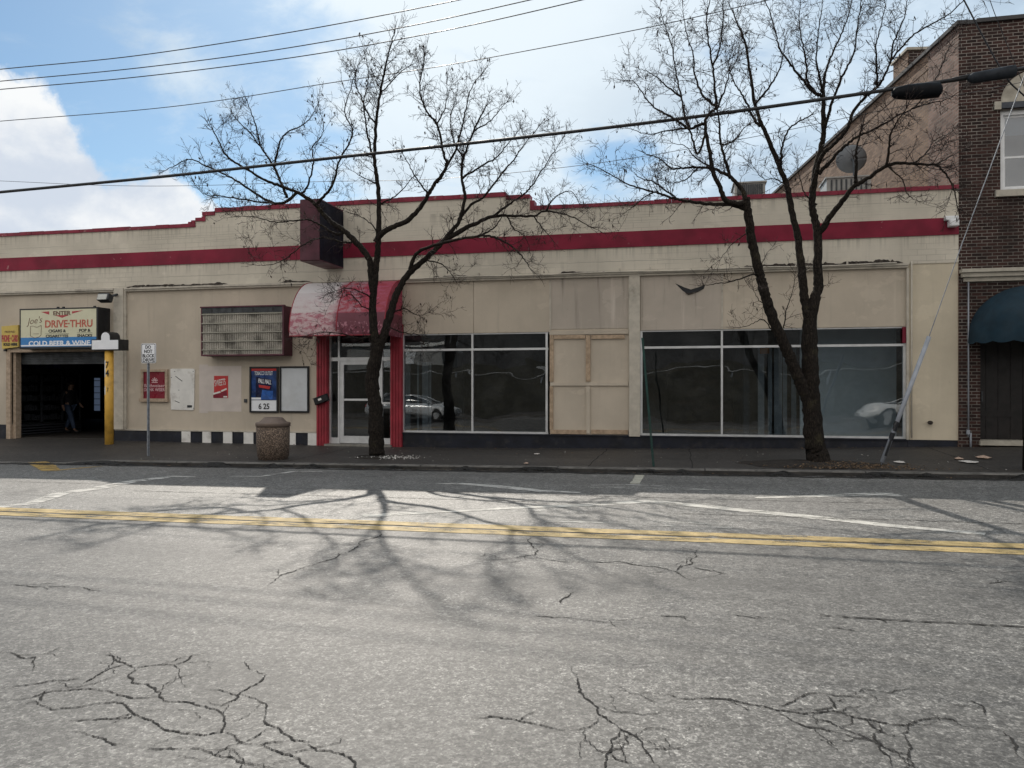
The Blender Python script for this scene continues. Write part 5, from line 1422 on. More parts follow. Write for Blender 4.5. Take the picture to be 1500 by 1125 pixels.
# ------------------------------------------------------------------ trees
class Tree:
    def __init__(s, Y0, seed):
        s.Y0 = Y0; s.rnd = random.Random(seed); s.nodes = []; s.limbs = []; s.trunk = MB(); s.tw = MB(); s.pods = MB(); s.nseg = 0
    def limb(s, pts, r0, r1, end=None, start=None, sub=6, twigs=1.0, sides=9, tail=True):
        px, py = pts[0]
        if start is None:
            if s.nodes:
                best = min(s.nodes, key=lambda n: (n[0] - px) ** 2 + (n[1] - py) ** 2); start = best[2]
            else: start = 0.
        L = sum(math.hypot(b[0] - a[0], b[1] - a[1]) for a, b in zip(pts, pts[1:]))
        if end is None: end = start + s.rnd.uniform(-1, 1) * L / 70 * .5
        acc = 0; P = []; 
        for i, (x, y) in enumerate(pts):
            if i: acc += math.hypot(x - pts[i - 1][0], y - pts[i - 1][1])
            t = acc / max(L, 1e-6); dy = lerp(start, end, t ** .9)
            P.append((x, y, dy, t)); 
        V = [W(x, y, s.Y0 + dy) for x, y, dy, t in P]
        C = curve(V, sub); T = [i / (len(C) - 1) for i in range(len(C))]
        Q = curve([Vector((x, y, dy)) for x, y, dy, t in P], sub)
        for q in Q: s.nodes.append((q.x, q.y, q.z))
        rad = []
        for i, (c, t) in enumerate(zip(C, T)):
            z = depth(Q[i].x, s.Y0 + Q[i].z)
            rad.append(lerp(r0, r1, t ** .72) * .84 * z / FOC * s.rnd.uniform(.93, 1.07))
        for i in range(1, len(C) - 1): C[i] = C[i] + Vector([s.rnd.uniform(-1, 1) * .012 for _ in range(3)])
        s.trunk.tube(C, rad, sides)
        s.limbs.append((C, rad, twigs, tail))
    def shoot(s, p, d, length, r, level):
        rnd = s.rnd
        n = max(2, int(length / (.085 if level < 2 else .06))); step = length / n
        P = [p]; dd = d.normalized(); R_ = [r]
        for i in range(n):
            j = .13 if level < 2 else .20
            dd = (dd + Vector((rnd.gauss(0, j), rnd.gauss(0, j), rnd.gauss(.05 if level < 2 else 0, j)))).normalized()
            P.append(P[-1] + dd * step); R_.append(max(.0029, r * (1 - .74 * (i + 1) / n)))
        s.tw.tube(P, R_, 3 if r < .012 else 4, False); s.nseg += n
        if level < 3:
            sp = (.11, .085, .085)[level] 
            k = max(1, int(length / sp))
            for i in range(k):
                t = rnd.uniform(.15, 1); q = P[min(n, int(t * n))]
                e = dd.orthogonal().normalized(); e.rotate(Matrix.Rotation(rnd.uniform(0, 2 * PI), 3, dd))
                nd = (dd * rnd.uniform(.3, .9) + e * rnd.uniform(.5, 1.0) + Vector((0, 0, rnd.uniform(-.1, .25))))
                ln = length * rnd.uniform(.25, .55)
                if ln > .05: s.shoot(q, nd, ln, max(.0034, r * .6), level + 1)
        if level >= 1 and rnd.random() < .022:
            q = P[-1]; a = Vector((rnd.gauss(0, .3), rnd.gauss(0, .3), -1)).normalized(); w = a.orthogonal().normalized() * rnd.uniform(.012, .022); L = rnd.uniform(.05, .11)
            b = a.cross(w).normalized() * .006
            s.pods.prism([q + w * .2, q + a * L * .4 + w, q + a * L, q + a * L * .5 - w], b)
    def grow(s, density=1.0, rmax=.055):
        rnd = s.rnd
        for C, rad, tw, tail in s.limbs:
            if tw <= 0: continue
            for i in range(1, len(C)):
                seg = (C[i] - C[i - 1]); L = seg.length
                if rad[i] > rmax and rnd.random() > .2: continue
                m = L / .084 * density * tw * (1.0 if rad[i] < .03 else .55)
                k = int(m) + (rnd.random() < m - int(m))
                for _ in range(k):
                    d = seg.normalized(); e = d.orthogonal().normalized(); e.rotate(Matrix.Rotation(rnd.uniform(0, 2 * PI), 3, d))
                    nd = d * rnd.uniform(.2, .9) + e * rnd.uniform(.6, 1.1) + Vector((0, 0, rnd.uniform(-.15, .35)))
                    t = i / len(C)
                    ln = rnd.uniform(.2, .66) * (.75 + .5 * t)
                    s.shoot(C[i - 1].lerp(C[i], rnd.random()), nd, ln, min(.0092, rad[i] * .5), 1)
            if tail:
                d = (C[-1] - C[-3]).normalized()
                for _ in range(3):
                    s.shoot(C[-1], d + Vector((rnd.gauss(0, .35), rnd.gauss(0, .35), rnd.gauss(.1, .3))), rnd.uniform(.22, .5), min(.010, rad[-1]), 0)
    def build(s, base, label):
        t = thing('street_tree', label, 'tree', base)
        s.trunk.build('trunk', M['bark'], t, fix=False); 
        cr = s.tw.build('crown', M['twig'], t, fix=False)
        s.pods.build('seed_pods', M['pod'], cr, fix=False)['kind'] = 'stuff'
        return t

A = Tree(17.0, 11)
A.limb([(552, 674), (552, 667), (551.5, 655), (551, 620), (549, 590), (545, 565), (547, 540), (551, 518), (553, 500)], 15, 10.5, end=0, twigs=.0, tail=False, sides=14)
A.limb([(553, 505), (548, 490), (546, 465), (547, 430), (550, 400), (553, 371), (555, 340), (555, 310), (553, 268), (549, 236), (551, 182), (556, 140), (562, 110), (570, 75), (577, 52)], 9, .9, end=-.3)
A.limb([(552, 515), (559, 500), (564, 487), (571, 463), (579, 436), (589, 415), (603, 397), (622, 380), (647, 356), (661, 339), (672, 324), (681, 289), (676, 260), (679, 232), (693, 193), (711, 157)], 9.5, 1.1, end=.9)
A.limb([(547, 428), (544, 400), (539, 377), (520, 353), (503, 338), (485, 325), (472, 312), (463, 300), (450, 290), (435, 282), (406, 271), (385, 262), (353, 243), (332, 228), (322, 210), (312, 190)], 7, .9, end=-.6)
A.limb([(551, 355), (560, 341), (575, 333), (597, 323), (619, 300), (628, 284), (636, 271), (648, 256), (654, 240), (650, 225), (640, 182), (626, 164), (615, 136), (618, 105), (622, 82)], 6, .8, end=-.9)
A.limb([(651, 352), (680, 335), (700, 326), (722, 317), (743, 316), (782, 316), (800, 309), (836, 317), (866, 333)], 5, .7, end=1.3)
A.limb([(601, 395), (610, 372), (640, 358), (700, 346), (729, 349), (757, 367), (768, 380), (776, 393)], 4, .6, end=-.8)
A.limb([(672, 322), (690, 300), (708, 289), (736, 253), (752, 235), (765, 215), (789, 185)], 3, .6, end=1.4)
A.limb([(722, 317), (745, 300), (768, 284), (782, 268), (800, 240), (822, 206)], 2.6, .5, end=.6)
A.limb([(676, 262), (700, 246), (725, 232), (745, 210), (762, 188)], 2.3, .5)
A.limb([(640, 268), (665, 225), (676, 190), (682, 160), (690, 130), (702, 112)], 2.6, .5)
A.limb([(420, 289), (412, 268), (404, 250), (392, 230), (381, 214), (367, 195), (353, 182), (340, 168)], 2.8, .6)
A.limb([(401, 246), (405, 228), (412, 205), (424, 192), (445, 182), (458, 168), (466, 152)], 2.2, .5)
A.limb([(381, 214), (376, 190), (368, 165), (362, 148)], 1.8, .5)
A.limb([(440, 285), (449, 275), (456, 255), (459, 236), (458, 215), (466, 205), (474, 190), (470, 168)], 2.2, .5)
A.limb([(463, 300), (472, 290), (485, 275), (492, 255), (497, 235), (512, 208), (516, 190), (505, 165), (512, 135), (520, 108)], 3, .6)
A.limb([(435, 282), (413, 298), (385, 290), (355, 270), (330, 256), (300, 242), (278, 233), (255, 243), (241, 250)], 3, .5)
A.limb([(413, 298), (390, 297), (342, 290), (318, 287), (300, 285), (285, 270)], 2, .5)
A.limb([(505, 340), (492, 343), (470, 330), (449, 322), (420, 324), (399, 325), (370, 317), (340, 318)], 2.4, .5)
A.limb([(520, 353), (505, 355), (470, 348), (440, 362), (413, 382), (390, 388), (370, 388)], 2, .4)
A.limb([(553, 300), (575, 290), (592, 275), (602, 262)], 1.8, .5); A.limb([(627, 283), (610, 262), (600, 243), (590, 225)], 1.8, .5)
A.limb([(551, 182), (538, 165), (528, 140), (520, 120), (525, 95)], 1.9, .5); A.limb([(549, 236), (540, 205), (536, 180), (533, 150), (540, 112), (535, 80)], 2.2, .5)
A.limb([(556, 140), (568, 125), (588, 105), (600, 96)], 1.6, .4); A.limb([(640, 182), (652, 158), (655, 130)], 1.6, .4)
A.limb([(679, 232), (664, 205), (660, 175), (668, 140)], 1.9, .5); A.limb([(693, 193), (720, 175), (742, 150)], 1.7, .4)
A.limb([(548, 488), (530, 496), (500, 489), (470, 487), (434, 495)], 1.8, .4, end=-.9); A.limb([(566, 478), (590, 487), (610, 490), (635, 500)], 1.4, .4, end=-.5)
A.limb([(572, 460), (592, 452), (612, 462), (628, 458)], 1.4, .4); A.limb([(549, 440), (530, 428), (508, 422), (486, 428)], 1.8, .4, end=-.8)
A.limb([(548, 455), (530, 448), (515, 432), (500, 436)], 1.5, .4, end=-.6); A.limb([(555, 345), (545, 330), (530, 318), (512, 312)], 1.5, .4); A.limb([(553, 270), (537, 262), (515, 250)], 1.4, .4)
A.limb([(700, 346), (722, 335), (735, 318), (742, 300)], 2, .4); A.limb([(743, 316), (752, 335), (768, 345), (775, 362)], 1.6, .4); A.limb([(800, 309), (812, 290), (836, 280), (850, 300)], 1.6, .4); A.limb([(622, 380), (648, 388), (660, 400), (668, 412)], 1.5, .4); A.limb([(782, 316), (795, 335), (810, 352)], 1.4, .4)
A.grow(.92)
A.build((WX(551.5, 17.0), 17.0, gz(-7, 17.0)), 'bare street tree with a forked trunk before the red awning doorway')

B = Tree(16.6, 5)
B.limb([(1199, 682), (1198, 672), (1196, 660), (1192, 640), (1189, 600), (1187, 560), (1186, 520), (1186, 480), (1187, 455)], 21.5, 11.5, end=0, twigs=0, tail=False, sides=16)
B.limb([(1190, 605), (1180, 578), (1172, 558), (1164, 540), (1156, 521), (1147, 499), (1137, 479), (1128, 455), (1121, 433), (1115, 410), (1111, 393), (1103, 360), (1099, 338), (1095, 309), (1093, 290)], 11.5, 7.0, end=-.7, twigs=.2, tail=False, sides=12)
B.limb([(1186, 470), (1181, 450), (1177, 425), (1173, 380), (1168, 345), (1158, 300), (1152, 270), (1145, 252), (1131, 217), (1117, 185), (1106, 153), (1099, 107), (1092, 64), (1083, 42), (1075, 20)], 9.5, 1.1, end=.7)
B.limb([(1188, 465), (1193, 440), (1199, 419), (1198, 390), (1197, 338), (1191, 310), (1190, 292), (1195, 249), (1203, 215), (1206, 190), (1206, 139)], 10.5, 3.6, end=.4, tail=False)
B.limb([(1196, 345), (1206, 334), (1220, 312), (1234, 295), (1250, 274), (1270, 262), (1299, 243), (1320, 239), (1339, 240), (1370, 242), (1384, 253), (1394, 268), (1400, 288), (1403, 305)], 6.5, .7, end=-1.0)
B.limb([(1094, 296), (1080, 298), (1063, 293), (1054, 272), (1046, 256), (1040, 225), (1035, 199), (1033, 178), (1040, 165), (1049, 156), (1047, 125), (1044, 96), (1038, 60), (1035, 30), (1040, 0)], 5.5, .9, end=-1.5)
B.limb([(1095, 300), (1087, 278), (1078, 267), (1066, 257), (1049, 249), (1024, 245), (1000, 246), (985, 247), (965, 232), (945, 225)], 5, .6, end=-.2)
B.limb([(1090, 305), (1067, 299), (1040, 299), (1010, 295), (992, 292), (975, 287), (957, 281), (928, 273), (905, 262), (885, 250), (862, 240)], 4.2, .5, end=-1.2)
B.limb([(1070, 261), (1063, 238), (1056, 210), (1054, 185), (1050, 160)], 3.4, 1.2)
B.limb([(1033, 180), (1020, 185), (1010, 188), (1002, 165), (998, 142), (990, 105), (985, 71), (975, 40), (966, 12)], 3, .6)
B.limb([(1034, 195), (1022, 225), (1015, 205), (1010, 188)], 2.4, 1.5)
B.limb([(1010, 190), (985, 172), (962, 160), (945, 142), (930, 120), (915, 118)], 2.4, .5); B.limb([(998, 142), (975, 125), (955, 108), (935, 100)], 2, .4); B.limb([(1010, 188), (985, 190), (950, 196), (920, 188)], 2, .4)
B.limb([(1049, 156), (1030, 140), (1018, 110), (1015, 80), (1005, 45), (1000, 10)], 2.6, .5); B.limb([(1044, 96), (1055, 70), (1058, 35), (1060, 0)], 2, .5)
B.limb([(1050, 160), (1062, 130), (1068, 110), (1080, 85)], 2, .5)
B.limb([(1056, 213), (1075, 206), (1090, 188), (1105, 178)], 1.9, .5)
B.limb([(1143, 250), (1144, 230), (1147, 210), (1155, 190), (1172, 177), (1192, 167)], 2.6, 1.0, end=.2, tail=False)
B.limb([(1113, 185), (1103, 172), (1095, 153), (1085, 135), (1078, 124), (1068, 100), (1072, 75)], 2.6, .6)
B.limb([(1106, 153), (1125, 130), (1140, 105), (1148, 78), (1150, 55)], 2.4, .5)
B.limb([(1206, 142), (1188, 132), (1172, 112), (1156, 92), (1142, 72), (1138, 55), (1130, 25), (1118, -5)], 3, .7)
B.limb([(1200, 140), (1183, 120), (1181, 95), (1176, 65), (1171, 35), (1172, 0)], 2.6, .6)
B.limb([(1206, 140), (1208, 110), (1214, 90), (1228, 60), (1240, 30), (1249, -5)], 3, .7)
B.limb([(1206, 141), (1200, 110), (1196, 85), (1200, 40), (1205, 0)], 2.6, .6)
B.limb([(1205, 200), (1214, 168), (1226, 130), (1240, 100), (1250, 80), (1256, 40), (1262, 0)], 3.2, .8, end=-.4)
B.limb([(1188, 282), (1195, 255), (1204, 228), (1222, 211), (1240, 190), (1251, 162), (1270, 140), (1285, 128), (1296, 110), (1304, 92), (1320, 70), (1340, 50), (1370, 32), (1396, 16), (1420, -10)], 4.4, .8, end=-1.2)
B.limb([(1200, 255), (1220, 232), (1238, 214), (1256, 200), (1275, 192), (1292, 183), (1318, 168), (1336, 159), (1360, 135), (1380, 95), (1390, 70)], 3.4, .6, end=.3)
B.limb([(1299, 243), (1302, 218), (1306, 193), (1316, 175), (1328, 158)], 2.8, .8, end=-.9)
B.limb([(1285, 128), (1284, 100), (1283, 68), (1290, 40), (1297, 5)], 2.4, .6); B.limb([(1304, 92), (1310, 60), (1325, 25), (1330, -5)], 2, .6)
B.limb([(1253, 268), (1254, 240), (1255, 215), (1262, 190)], 3.6, 1.2, end=-.6)
B.limb([(1336, 159), (1360, 152), (1388, 145), (1410, 130)], 1.6, .4); B.limb([(1339, 240), (1358, 222), (1370, 205), (1392, 195)], 1.8, .4); B.limb([(1299, 243), (1320, 262), (1330, 285), (1345, 295)], 1.6, .4); B.limb([(1370, 242), (1390, 230), (1410, 222)], 1.4, .4)
B.limb([(992, 292), (960, 268), (940, 262), (925, 250)], 1.8, .4); B.limb([(957, 281), (940, 292), (925, 305), (915, 312)], 1.5, .4); B.limb([(1049, 249), (1020, 232), (1005, 215), (985, 210)], 1.8, .4); B.limb([(1024, 245), (1005, 262), (985, 268), (970, 262)], 1.6, .4)
B.limb([(1113, 398), (1095, 405), (1070, 413), (1045, 416), (1032, 418)], 1.9, .5, end=-1.3, twigs=.5); B.limb([(1145, 497), (1130, 482), (1118, 468), (1100, 475), (1085, 480)], 1.5, .4, twigs=.6); B.limb([(1148, 480), (1152, 455), (1160, 430), (1165, 400)], 1.3, .4, twigs=.5)
B.limb([(1125, 450), (1112, 440), (1105, 428)], 1.2, .4, twigs=.6); B.limb([(1150, 270), (1135, 262), (1118, 262), (1100, 240)], 1.5, .4); B.limb([(1197, 300), (1180, 285), (1172, 262), (1168, 240)], 1.6, .4); B.limb([(1099, 340), (1075, 355), (1055, 380)], 1.3, .4, twigs=.5)
B.grow(.92)
B.build((WX(1198, 16.6), 16.6, gz(3, 16.6)), 'thicker bare street tree with three stems standing in leaf litter by the guy wire')

# soil, leaves and rubble round the trunks
def mound(cx, cy, rx, ry, h, material, name):
    mb = MB(); rows = []
    for i in range(9):
        q = i / 8
        rows.append([(cx + rx * q * math.cos(a) * (1 + .1 * math.sin(5 * a)), cy + ry * q * math.sin(a), gz(cx, cy) + .004 + h * (1 - q * q) + (random.uniform(-.012, .012) if 0 < i < 8 else (-.02 if i == 8 else 0))) for a in span(0, 2 * PI, 40)])
    mb.grid(rows); o = mb.build(name, material, fix=False); tag(o, kind='structure'); return o
mound(WX(1195, 16.55), 16.55, 1.5, .75, .07, M['soil'], 'dirt_ground'); mound(WX(552, 17), 17.0, .55, .5, .05, M['soil'], 'dirt_ground')
lf = MB(); rb_ = MB()
def scrap(mb, x, y, z, s, flat_=.4):
    n = Vector((random.gauss(0, flat_), random.gauss(0, flat_), 1)).normalized(); u = n.orthogonal().normalized(); u.rotate(Matrix.Rotation(random.uniform(0, 6.3), 3, n)); v = n.cross(u)
    c = Vector((x, y, z)); mb.prism([c - u * s, c - v * s * .45 + n * s * .2, c + u * s, c + v * s * .5], n * .004)
cx, cy = WX(1215, 16.1), 16.05
for _ in range(950):
    x = random.gauss(cx + .35, .62); y = random.gauss(cy, .30)
    if y < KERB + .03 or y > 17.2: continue
    scrap(lf, x, y, gz(x, y) + .02 + .07 * math.exp(-((x - cx) ** 2 + (y - cy - .4) ** 2) / .8) * random.random(), random.uniform(.012, .032))
for _ in range(420):
    x = random.uniform(-12, 7.2); y = random.choice((random.uniform(WALL - .25, WALL - .02), random.uniform(KERB, WALL), random.uniform(YG - .12, YG - .01)))
    scrap(lf, x, y, gz(x, y) + .012, random.uniform(.008, .022))
tag(lf.build('leaf_litter', M['leaf'], fix=False), kind='stuff')
for _ in range(150):
    x = WX(578, 16.9) + random.gauss(.05, .30); y = 16.8 + random.gauss(0, .16); scrap(rb_, x, y, gz(x, y) + random.uniform(.01, .05), random.uniform(.012, .035), .8)
for _ in range(26):
    x = WX(538, 16.8) + random.gauss(0, .12); y = 16.75 + random.gauss(0, .06); scrap(rb_, x, y, gz(x, y) + random.uniform(.01, .03), random.uniform(.012, .03), .8)
for _ in range(60):
    x = random.uniform(-13, 7); y = random.uniform(KERB, WALL - .1); scrap(rb_, x, y, gz(x, y) + .012, random.uniform(.008, .022), .3)
tag(rb_.build('rubble', M['rubble'], fix=False), kind='stuff')
def litter(px, py, sx, sy, m, label, name='paper_scrap', dome=0.):
    Y = 16.6
    for _ in range(8):
        X = WX(px, Y); Y = (EYE - gz(X, Y)) * FOC / (py - 567) * (SA * (px - 750) / FOC + CA)
    X = WX(px, Y); mb = MB(); rows = []
    for i in range(5):
        q = i / 4; rows.append([(X + sx * q * math.cos(a) * (1 + .18 * math.sin(3 * a + px)), Y + sy * q * math.sin(a), gz(X, Y) + .012 + dome * (1 - q) + random.uniform(0, .012)) for a in span(0, 2 * PI, 14)])
    mb.grid(rows); o = mb.build(name, M[m], fix=False); so = o.modifiers.new('thick', 'SOLIDIFY'); so.thickness = .004
    tag(o, label, 'litter')
litter(1318, 678, .10, .16, 'paper', 'white paper scrap on the pavement right of the guy wire')
litter(1420, 677.5, .17, .22, 'paper', 'largest flattened white paper lying before the brick building', 'paper_plate')
litter(1440, 671.5, .14, .16, 'paper_tan', 'crumpled tan paper behind the flattened white paper', dome=.05)
litter(1404, 673, .08, .12, 'paper_tan', 'small tan scrap left of the flattened white paper', dome=.03)
litter(786, 666, .07, .1, 'paper', 'white scrap on the pavement under the boarded bay', dome=.01)
litter(771, 680, .05, .06, 'paper_tan', 'tan scrap near the kerb under the boarded bay', dome=.02)
litter(322, 648, .06, .08, 'paper', 'white scrap against the striped wall base', dome=.02)

# ------------------------------------------------------------------ across the street (seen in the glass)
def car(x, y, rz, paint, label):
    t = thing('parked_car', label, 'car', (x, y, 0.0), None, rz)
    Mx = full(t)
    def T(l): return [Mx @ Vector(p) for p in l]
    def loft(st, n=12, close=True):
        mb = MB(); rows = []
        for (xx, z0, z1, hw0, hw1) in st:
            row = []
            for k in range(n * 2):
                if k < n: f = k / (n - 1); sgn = 1
                else: f = 1 - (k - n) / (n - 1); sgn = -1
                z = lerp(z0, z1, f); w = lerp(hw0, hw1, f) * (1 - .16 * abs(2 * f - 1) ** 4)
                row.append(Vector((xx, sgn * w, z)))
            row.append(row[0]); rows.append(T(row))
        mb.grid(rows); mb.face(rows[0][:-1]); mb.face(rows[-1][:-1][::-1]); return mb
    loft([(-2.32, .42, .74, .70, .66), (-2.22, .30, .92, .80, .74), (-1.6, .24, .98, .88, .80), (-.8, .22, .96, .90, .84), (.4, .22, .94, .90, .84), (1.0, .22, .92, .89, .80), (1.7, .24, .82, .86, .74), (2.15, .28, .70, .78, .68), (2.32, .40, .60, .62, .60)]).build('body', paint, t)
    gl = loft([(-1.85, .93, .96, .74, .72), (-1.15, .93, 1.38, .79, .58), (-.5, .93, 1.43, .80, .60), (.1, .92, 1.40, .80, .60), (1.05, .90, .94, .76, .72)])
    gl.build('glasshouse', M['car_glass'], t)
    rf_ = MB(); rf_.grid([T([(xx, w, z) for w in (-.60, -.3, 0, .3, .60)]) for xx, z in ((-1.2, 1.37), (-.9, 1.44), (-.4, 1.465), (.1, 1.43), (.25, 1.37))]); o = rf_.build('roof', paint, t, fix=False); so = o.modifiers.new('thick', 'SOLIDIFY'); so.thickness = .03; so.offset = 1
    pm = MB()
    for s in (-1, 1):
        pm.tube(T([(1.08, s * .80, .93), (.22, s * .62, 1.40)]), .035, 6); pm.tube(T([(-.32, s * .845, .94), (-.35, s * .62, 1.44)]), .035, 6); pm.tube(T([(-1.85, s * .76, .95), (-1.2, s * .61, 1.39)]), .045, 6)
    pm.build('pillar', paint, t)
    for s in (-1, 1):
        m_ = MB(); m_.tube(T([(.72, s * .86, .98), (.74, s * 1.0, 1.02), (.74, s * 1.02, 1.04)]), [.03, .07, .05], 8); m_.build('mirror', M['black'], t)
        m_ = MB(); m_.tube(T([(-.1, s * .905, .78), (.05, s * .91, .78)]), .018, 6); m_.tube(T([(-1.1, s * .895, .80), (-.95, s * .90, .80)]), .018, 6); m_.build('door_handle', M['black'], t)
        m_ = MB(); m_.tube(T([(2.16, s * .55, .60), (2.24, s * .55, .60)]), .09, 10); m_.build('headlight', M['lamp_glass'], t)
        m_ = MB(); m_.tube(T([(-2.2, s * .60, .76), (-2.29, s * .60, .76)]), .09, 10); m_.build('tail_light', M['poster_red'], t)
        for xx in (-1.35, 1.42):
            wh = MB(); wh.tube(T([(xx, s * .70, .32), (xx, s * .72, .32), (xx, s * .90, .32), (xx, s * .915, .32)]), [.28, .32, .32, .29], 24); w_ = wh.build('wheel', M['rubber'], t)
            rm_ = MB(); rm_.tube(T([(xx, s * .90, .32), (xx, s * .925, .32)]), [.21, .19], 20); rm_.build('rim', M['alu_dull'], w_)
car(-12.9, 3.6, 0, M['silver'], 'silver sedan parked across the street, mirrored in the left storefront window')
car(9.9, 3.5, PI, M['car_white'], 'white sedan parked across the street, mirrored in the right storefront window')
ob = thing('brick_house', 'long dark two storey house on the grassy bank across the street', 'house', (0, -24, 3.0))
MB().box(-46, 44, -33, -24, 2.0, 9.0).build('wall', M['roof'], ob)
mb = MB(); mb.prism([(-46.6, -23.4, 9.0), (-46.6, -33.6, 9.0), (-46.6, -28.5, 12.2)], (91.2, 0, 0)); mb.build('roof', M['roof'], ob)
gl_ = thing('added_rail', 'pale steel rail made up for the lines mirrored in the glass', 'added_rail', (0, -11.5, 2.0))  # added rail, put on the bank only to mirror as pale lines in the panes
MB().tube([(x, -11.5 + .25 * math.sin(x * .2), 2.72 + .05 * math.sin(x * .5)) for x in range(-45, 41, 3)], .045, 6).build('rail', simple('dull steel rail', (.26, .26, .26), .6), gl_)
for x in range(-45, 41, 6): MB().box(x - .06, x + .06, -11.68 + .25 * math.sin(x * .2), -11.59 + .25 * math.sin(x * .2), 1.2, 2.74).build('post', M['galv'], gl_)
# pale garage low on the bank
pg = thing('garage', 'pale flat roofed garage on the bank across the street', 'garage', (-21, -18, 2.9))
MB().box(-25.5, -17.5, -20, -16.2, 2.0, 4.9).build('wall', M['hvac'], pg); MB().box(-25.8, -17.2, -20.3, -15.9, 4.9, 5.1).build('roof', M['white'], pg); box('door', M['frame_white'], pg, -23, -20, -16.2, -16.14, 2.9, 4.6)

# ------------------------------------------------------------------ light
SUN_AZ = R(22.8)          # west of the street's normal
SUN_EL = R(39.5)
sd = Vector((-math.sin(SUN_AZ) * math.cos(SUN_EL), math.cos(SUN_AZ) * math.cos(SUN_EL), math.sin(SUN_EL)))
sl_ = bpy.data.lights.new('sun', 'SUN'); sl_.energy = 4.5; sl_.angle = R(.55); sl_.color = (1, .93, .83)
so_ = bpy.data.objects.new('sun', sl_); COL.objects.link(so_); so_.rotation_euler = sd.to_track_quat('Z', 'Y').to_euler(); so_.location = (0, 20, 30)

w = bpy.data.worlds.new('World'); scene.world = w; w.use_nodes = True
t = NT(w.node_tree); bg = w.node_tree.nodes['Background']
sky = t.n('ShaderNodeTexSky', sky_type='NISHITA', sun_disc=False); sky.sun_elevation = SUN_EL; sky.sun_rotation = -SUN_AZ
sky.altitude = 200; sky.air_density = 1.0; sky.dust_density = .6; sky.ozone_density = 1.2
gd = t.n('ShaderNodeTexCoord').outputs['Generated']
dr_ = t.vmath('NORMALIZE', gd)
def pdir(px, py):
    u = (px - 750) / FOC; v = (567 - py) / FOC
    d = Vector((CA * u - SA, SA * u + CA, v)); return tuple(d.normalized())
spz = t.n('ShaderNodeSeparateXYZ'); t.set(spz.inputs[0], dr_)
den = t.math('ADD', t.math('MAXIMUM', spz.outputs[2], 0.0), .22)
cbp = t.n('ShaderNodeCombineXYZ'); t.set(cbp.inputs[0], t.math('DIVIDE', spz.outputs[0], den)); t.set(cbp.inputs[1], t.math('DIVIDE', spz.outputs[1], den))
pv = cbp.outputs[0]
def blob(px, py, inner, outer):
    d = t.vmath('DOT_PRODUCT', dr_, pdir(px, py)); return t.ramp(d, math.cos(R(outer)), math.cos(R(inner)))
n1 = t.noise(t.map(pv, (1, 1.25, 1), (3.3, 1.2, 0)), 2.4, 10, .60, dist=.3)
n2 = t.noise(t.map(pv, (1, 1, 1), (9, 5, 2)), 3.6, 7, .6)
blue = t.math('MAXIMUM', blob(90, 150, 5, 22), t.math('MULTIPLY', blob(390, 250, 2, 9), .8))
blue = t.math('MAXIMUM', blue, t.math('MULTIPLY', blob(900, 245, .5, 4.5), .6))
thin = t.ramp(t.math('SUBTRACT', t.math('ADD', t.math('MULTIPLY', n1, 1.7), -.10), t.math('MULTIPLY', blue, .52)), .22, .66)
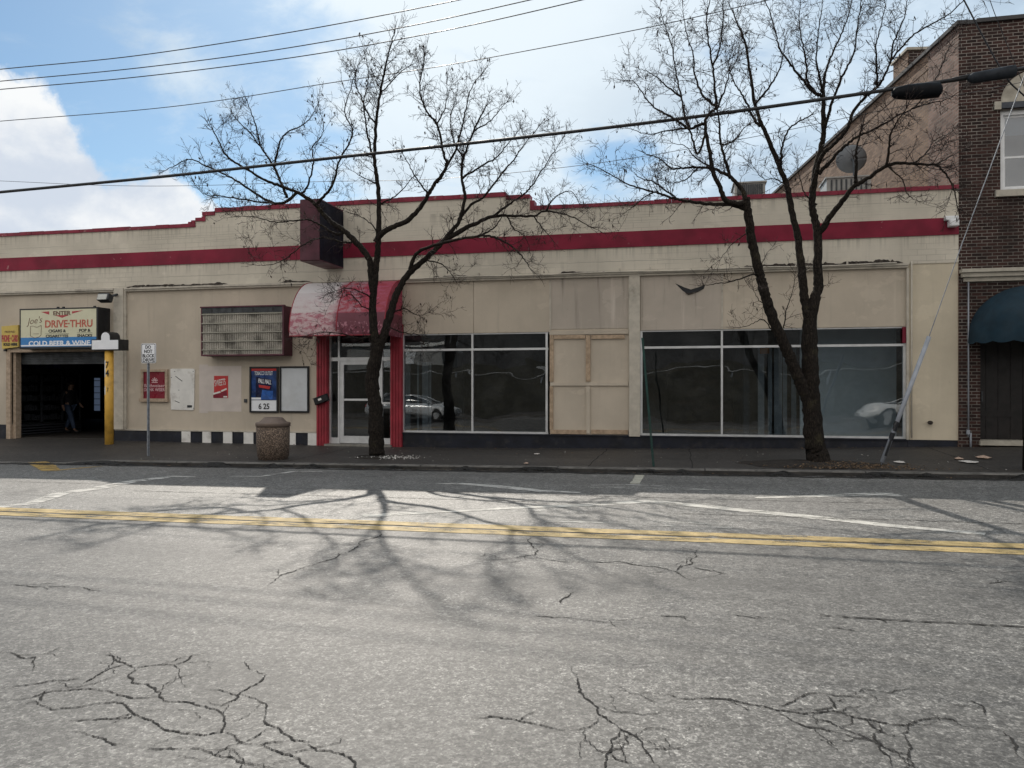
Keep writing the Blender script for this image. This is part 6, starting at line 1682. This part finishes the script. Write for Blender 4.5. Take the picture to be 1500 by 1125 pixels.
# cumulus heaps, lower left
dwarp = t.vmath('ADD', dr_, t.vmath('SCALE', t.vmath('SUBTRACT', t.noise(dr_, 9, 7, .62, 1), (.5, .5, .5)), None))
sc_n = dwarp.node; sc_n.inputs[1].links[0].from_node.inputs['Scale'].default_value = .12
def heap(px, py, rad, edge=.45):
    d = t.vmath('DOT_PRODUCT', t.vmath('NORMALIZE', dwarp), pdir(px, py)); return t.ramp(d, math.cos(R(rad + edge)), math.cos(R(rad - edge)))
hp = None
for px, py, r_ in ((-30, 230, 5.4), (40, 300, 4.6), (110, 330, 3.6), (165, 345, 3.6), (230, 340, 3.3), (280, 355, 2.9), (-60, 330, 7), (70, 260, 2.8)):
    h = heap(px, py, r_); hp = h if hp is None else t.math('MAXIMUM', hp, h)
sh = t.noise(t.map(dr_, (1, 1, 1.3), (2, 7, 1)), 8, 6, .55)
K = 8.4
thin_col = t.mix(t.ramp(n2, .3, .72), (.66 * K, .83 * K, 1.0 * K), (.92 * K, 1.06 * K, 1.18 * K))
grey = t.ramp(t.noise(t.map(pv, (1, 1, 1), (1, 2, 4)), 2.3, 7, .6), .46, .66, 0, .85)
thin_col = t.mix(grey, thin_col, (.54 * K, .68 * K, .83 * K))
thin_col = t.mix(blob(640, -150, 4, 26), thin_col, (1.06 * K, 1.16 * K, 1.22 * K))
heap_col = t.mix(t.ramp(sh, .36, .62), (.78 * K, .86 * K, .98 * K), (1.14 * K, 1.16 * K, 1.17 * K))
skyc = t.mix(1.0, sky.outputs[0], (.74, .93, 1.0), 'MULTIPLY')
cc = t.mix(t.math('MULTIPLY', thin, .93), skyc, thin_col)
cc = t.mix(hp, cc, heap_col)
# unseen bright cloud bank, added behind the camera to lift the shaded front
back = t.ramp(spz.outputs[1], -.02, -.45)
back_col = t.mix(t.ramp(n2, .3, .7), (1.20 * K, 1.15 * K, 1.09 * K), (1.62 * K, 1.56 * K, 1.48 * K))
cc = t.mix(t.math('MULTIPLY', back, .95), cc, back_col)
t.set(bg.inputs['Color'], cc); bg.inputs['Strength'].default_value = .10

# ------------------------------------------------------------------ camera
cam = bpy.data.cameras.new('camera'); co = bpy.data.objects.new('camera', cam); COL.objects.link(co)
co.location = (0, 0, EYE); co.rotation_euler = (PI / 2, 0, YAW)
cam.sensor_width = 36; cam.lens = FOC / 1500 * 36; cam.shift_y = 4.5 / 1500; cam.clip_start = .05; cam.clip_end = 2000
scene.camera = co
scene.view_settings.view_transform = 'Standard'; scene.view_settings.look = 'None'; scene.view_settings.exposure = 0; scene.view_settings.gamma = 1
scene.cycles.use_denoising = True
scene.cycles.max_bounces = 8; scene.cycles.transparent_max_bounces = 16
scene.cycles.sample_clamp_indirect = 8
scene.render.film_transparent = False
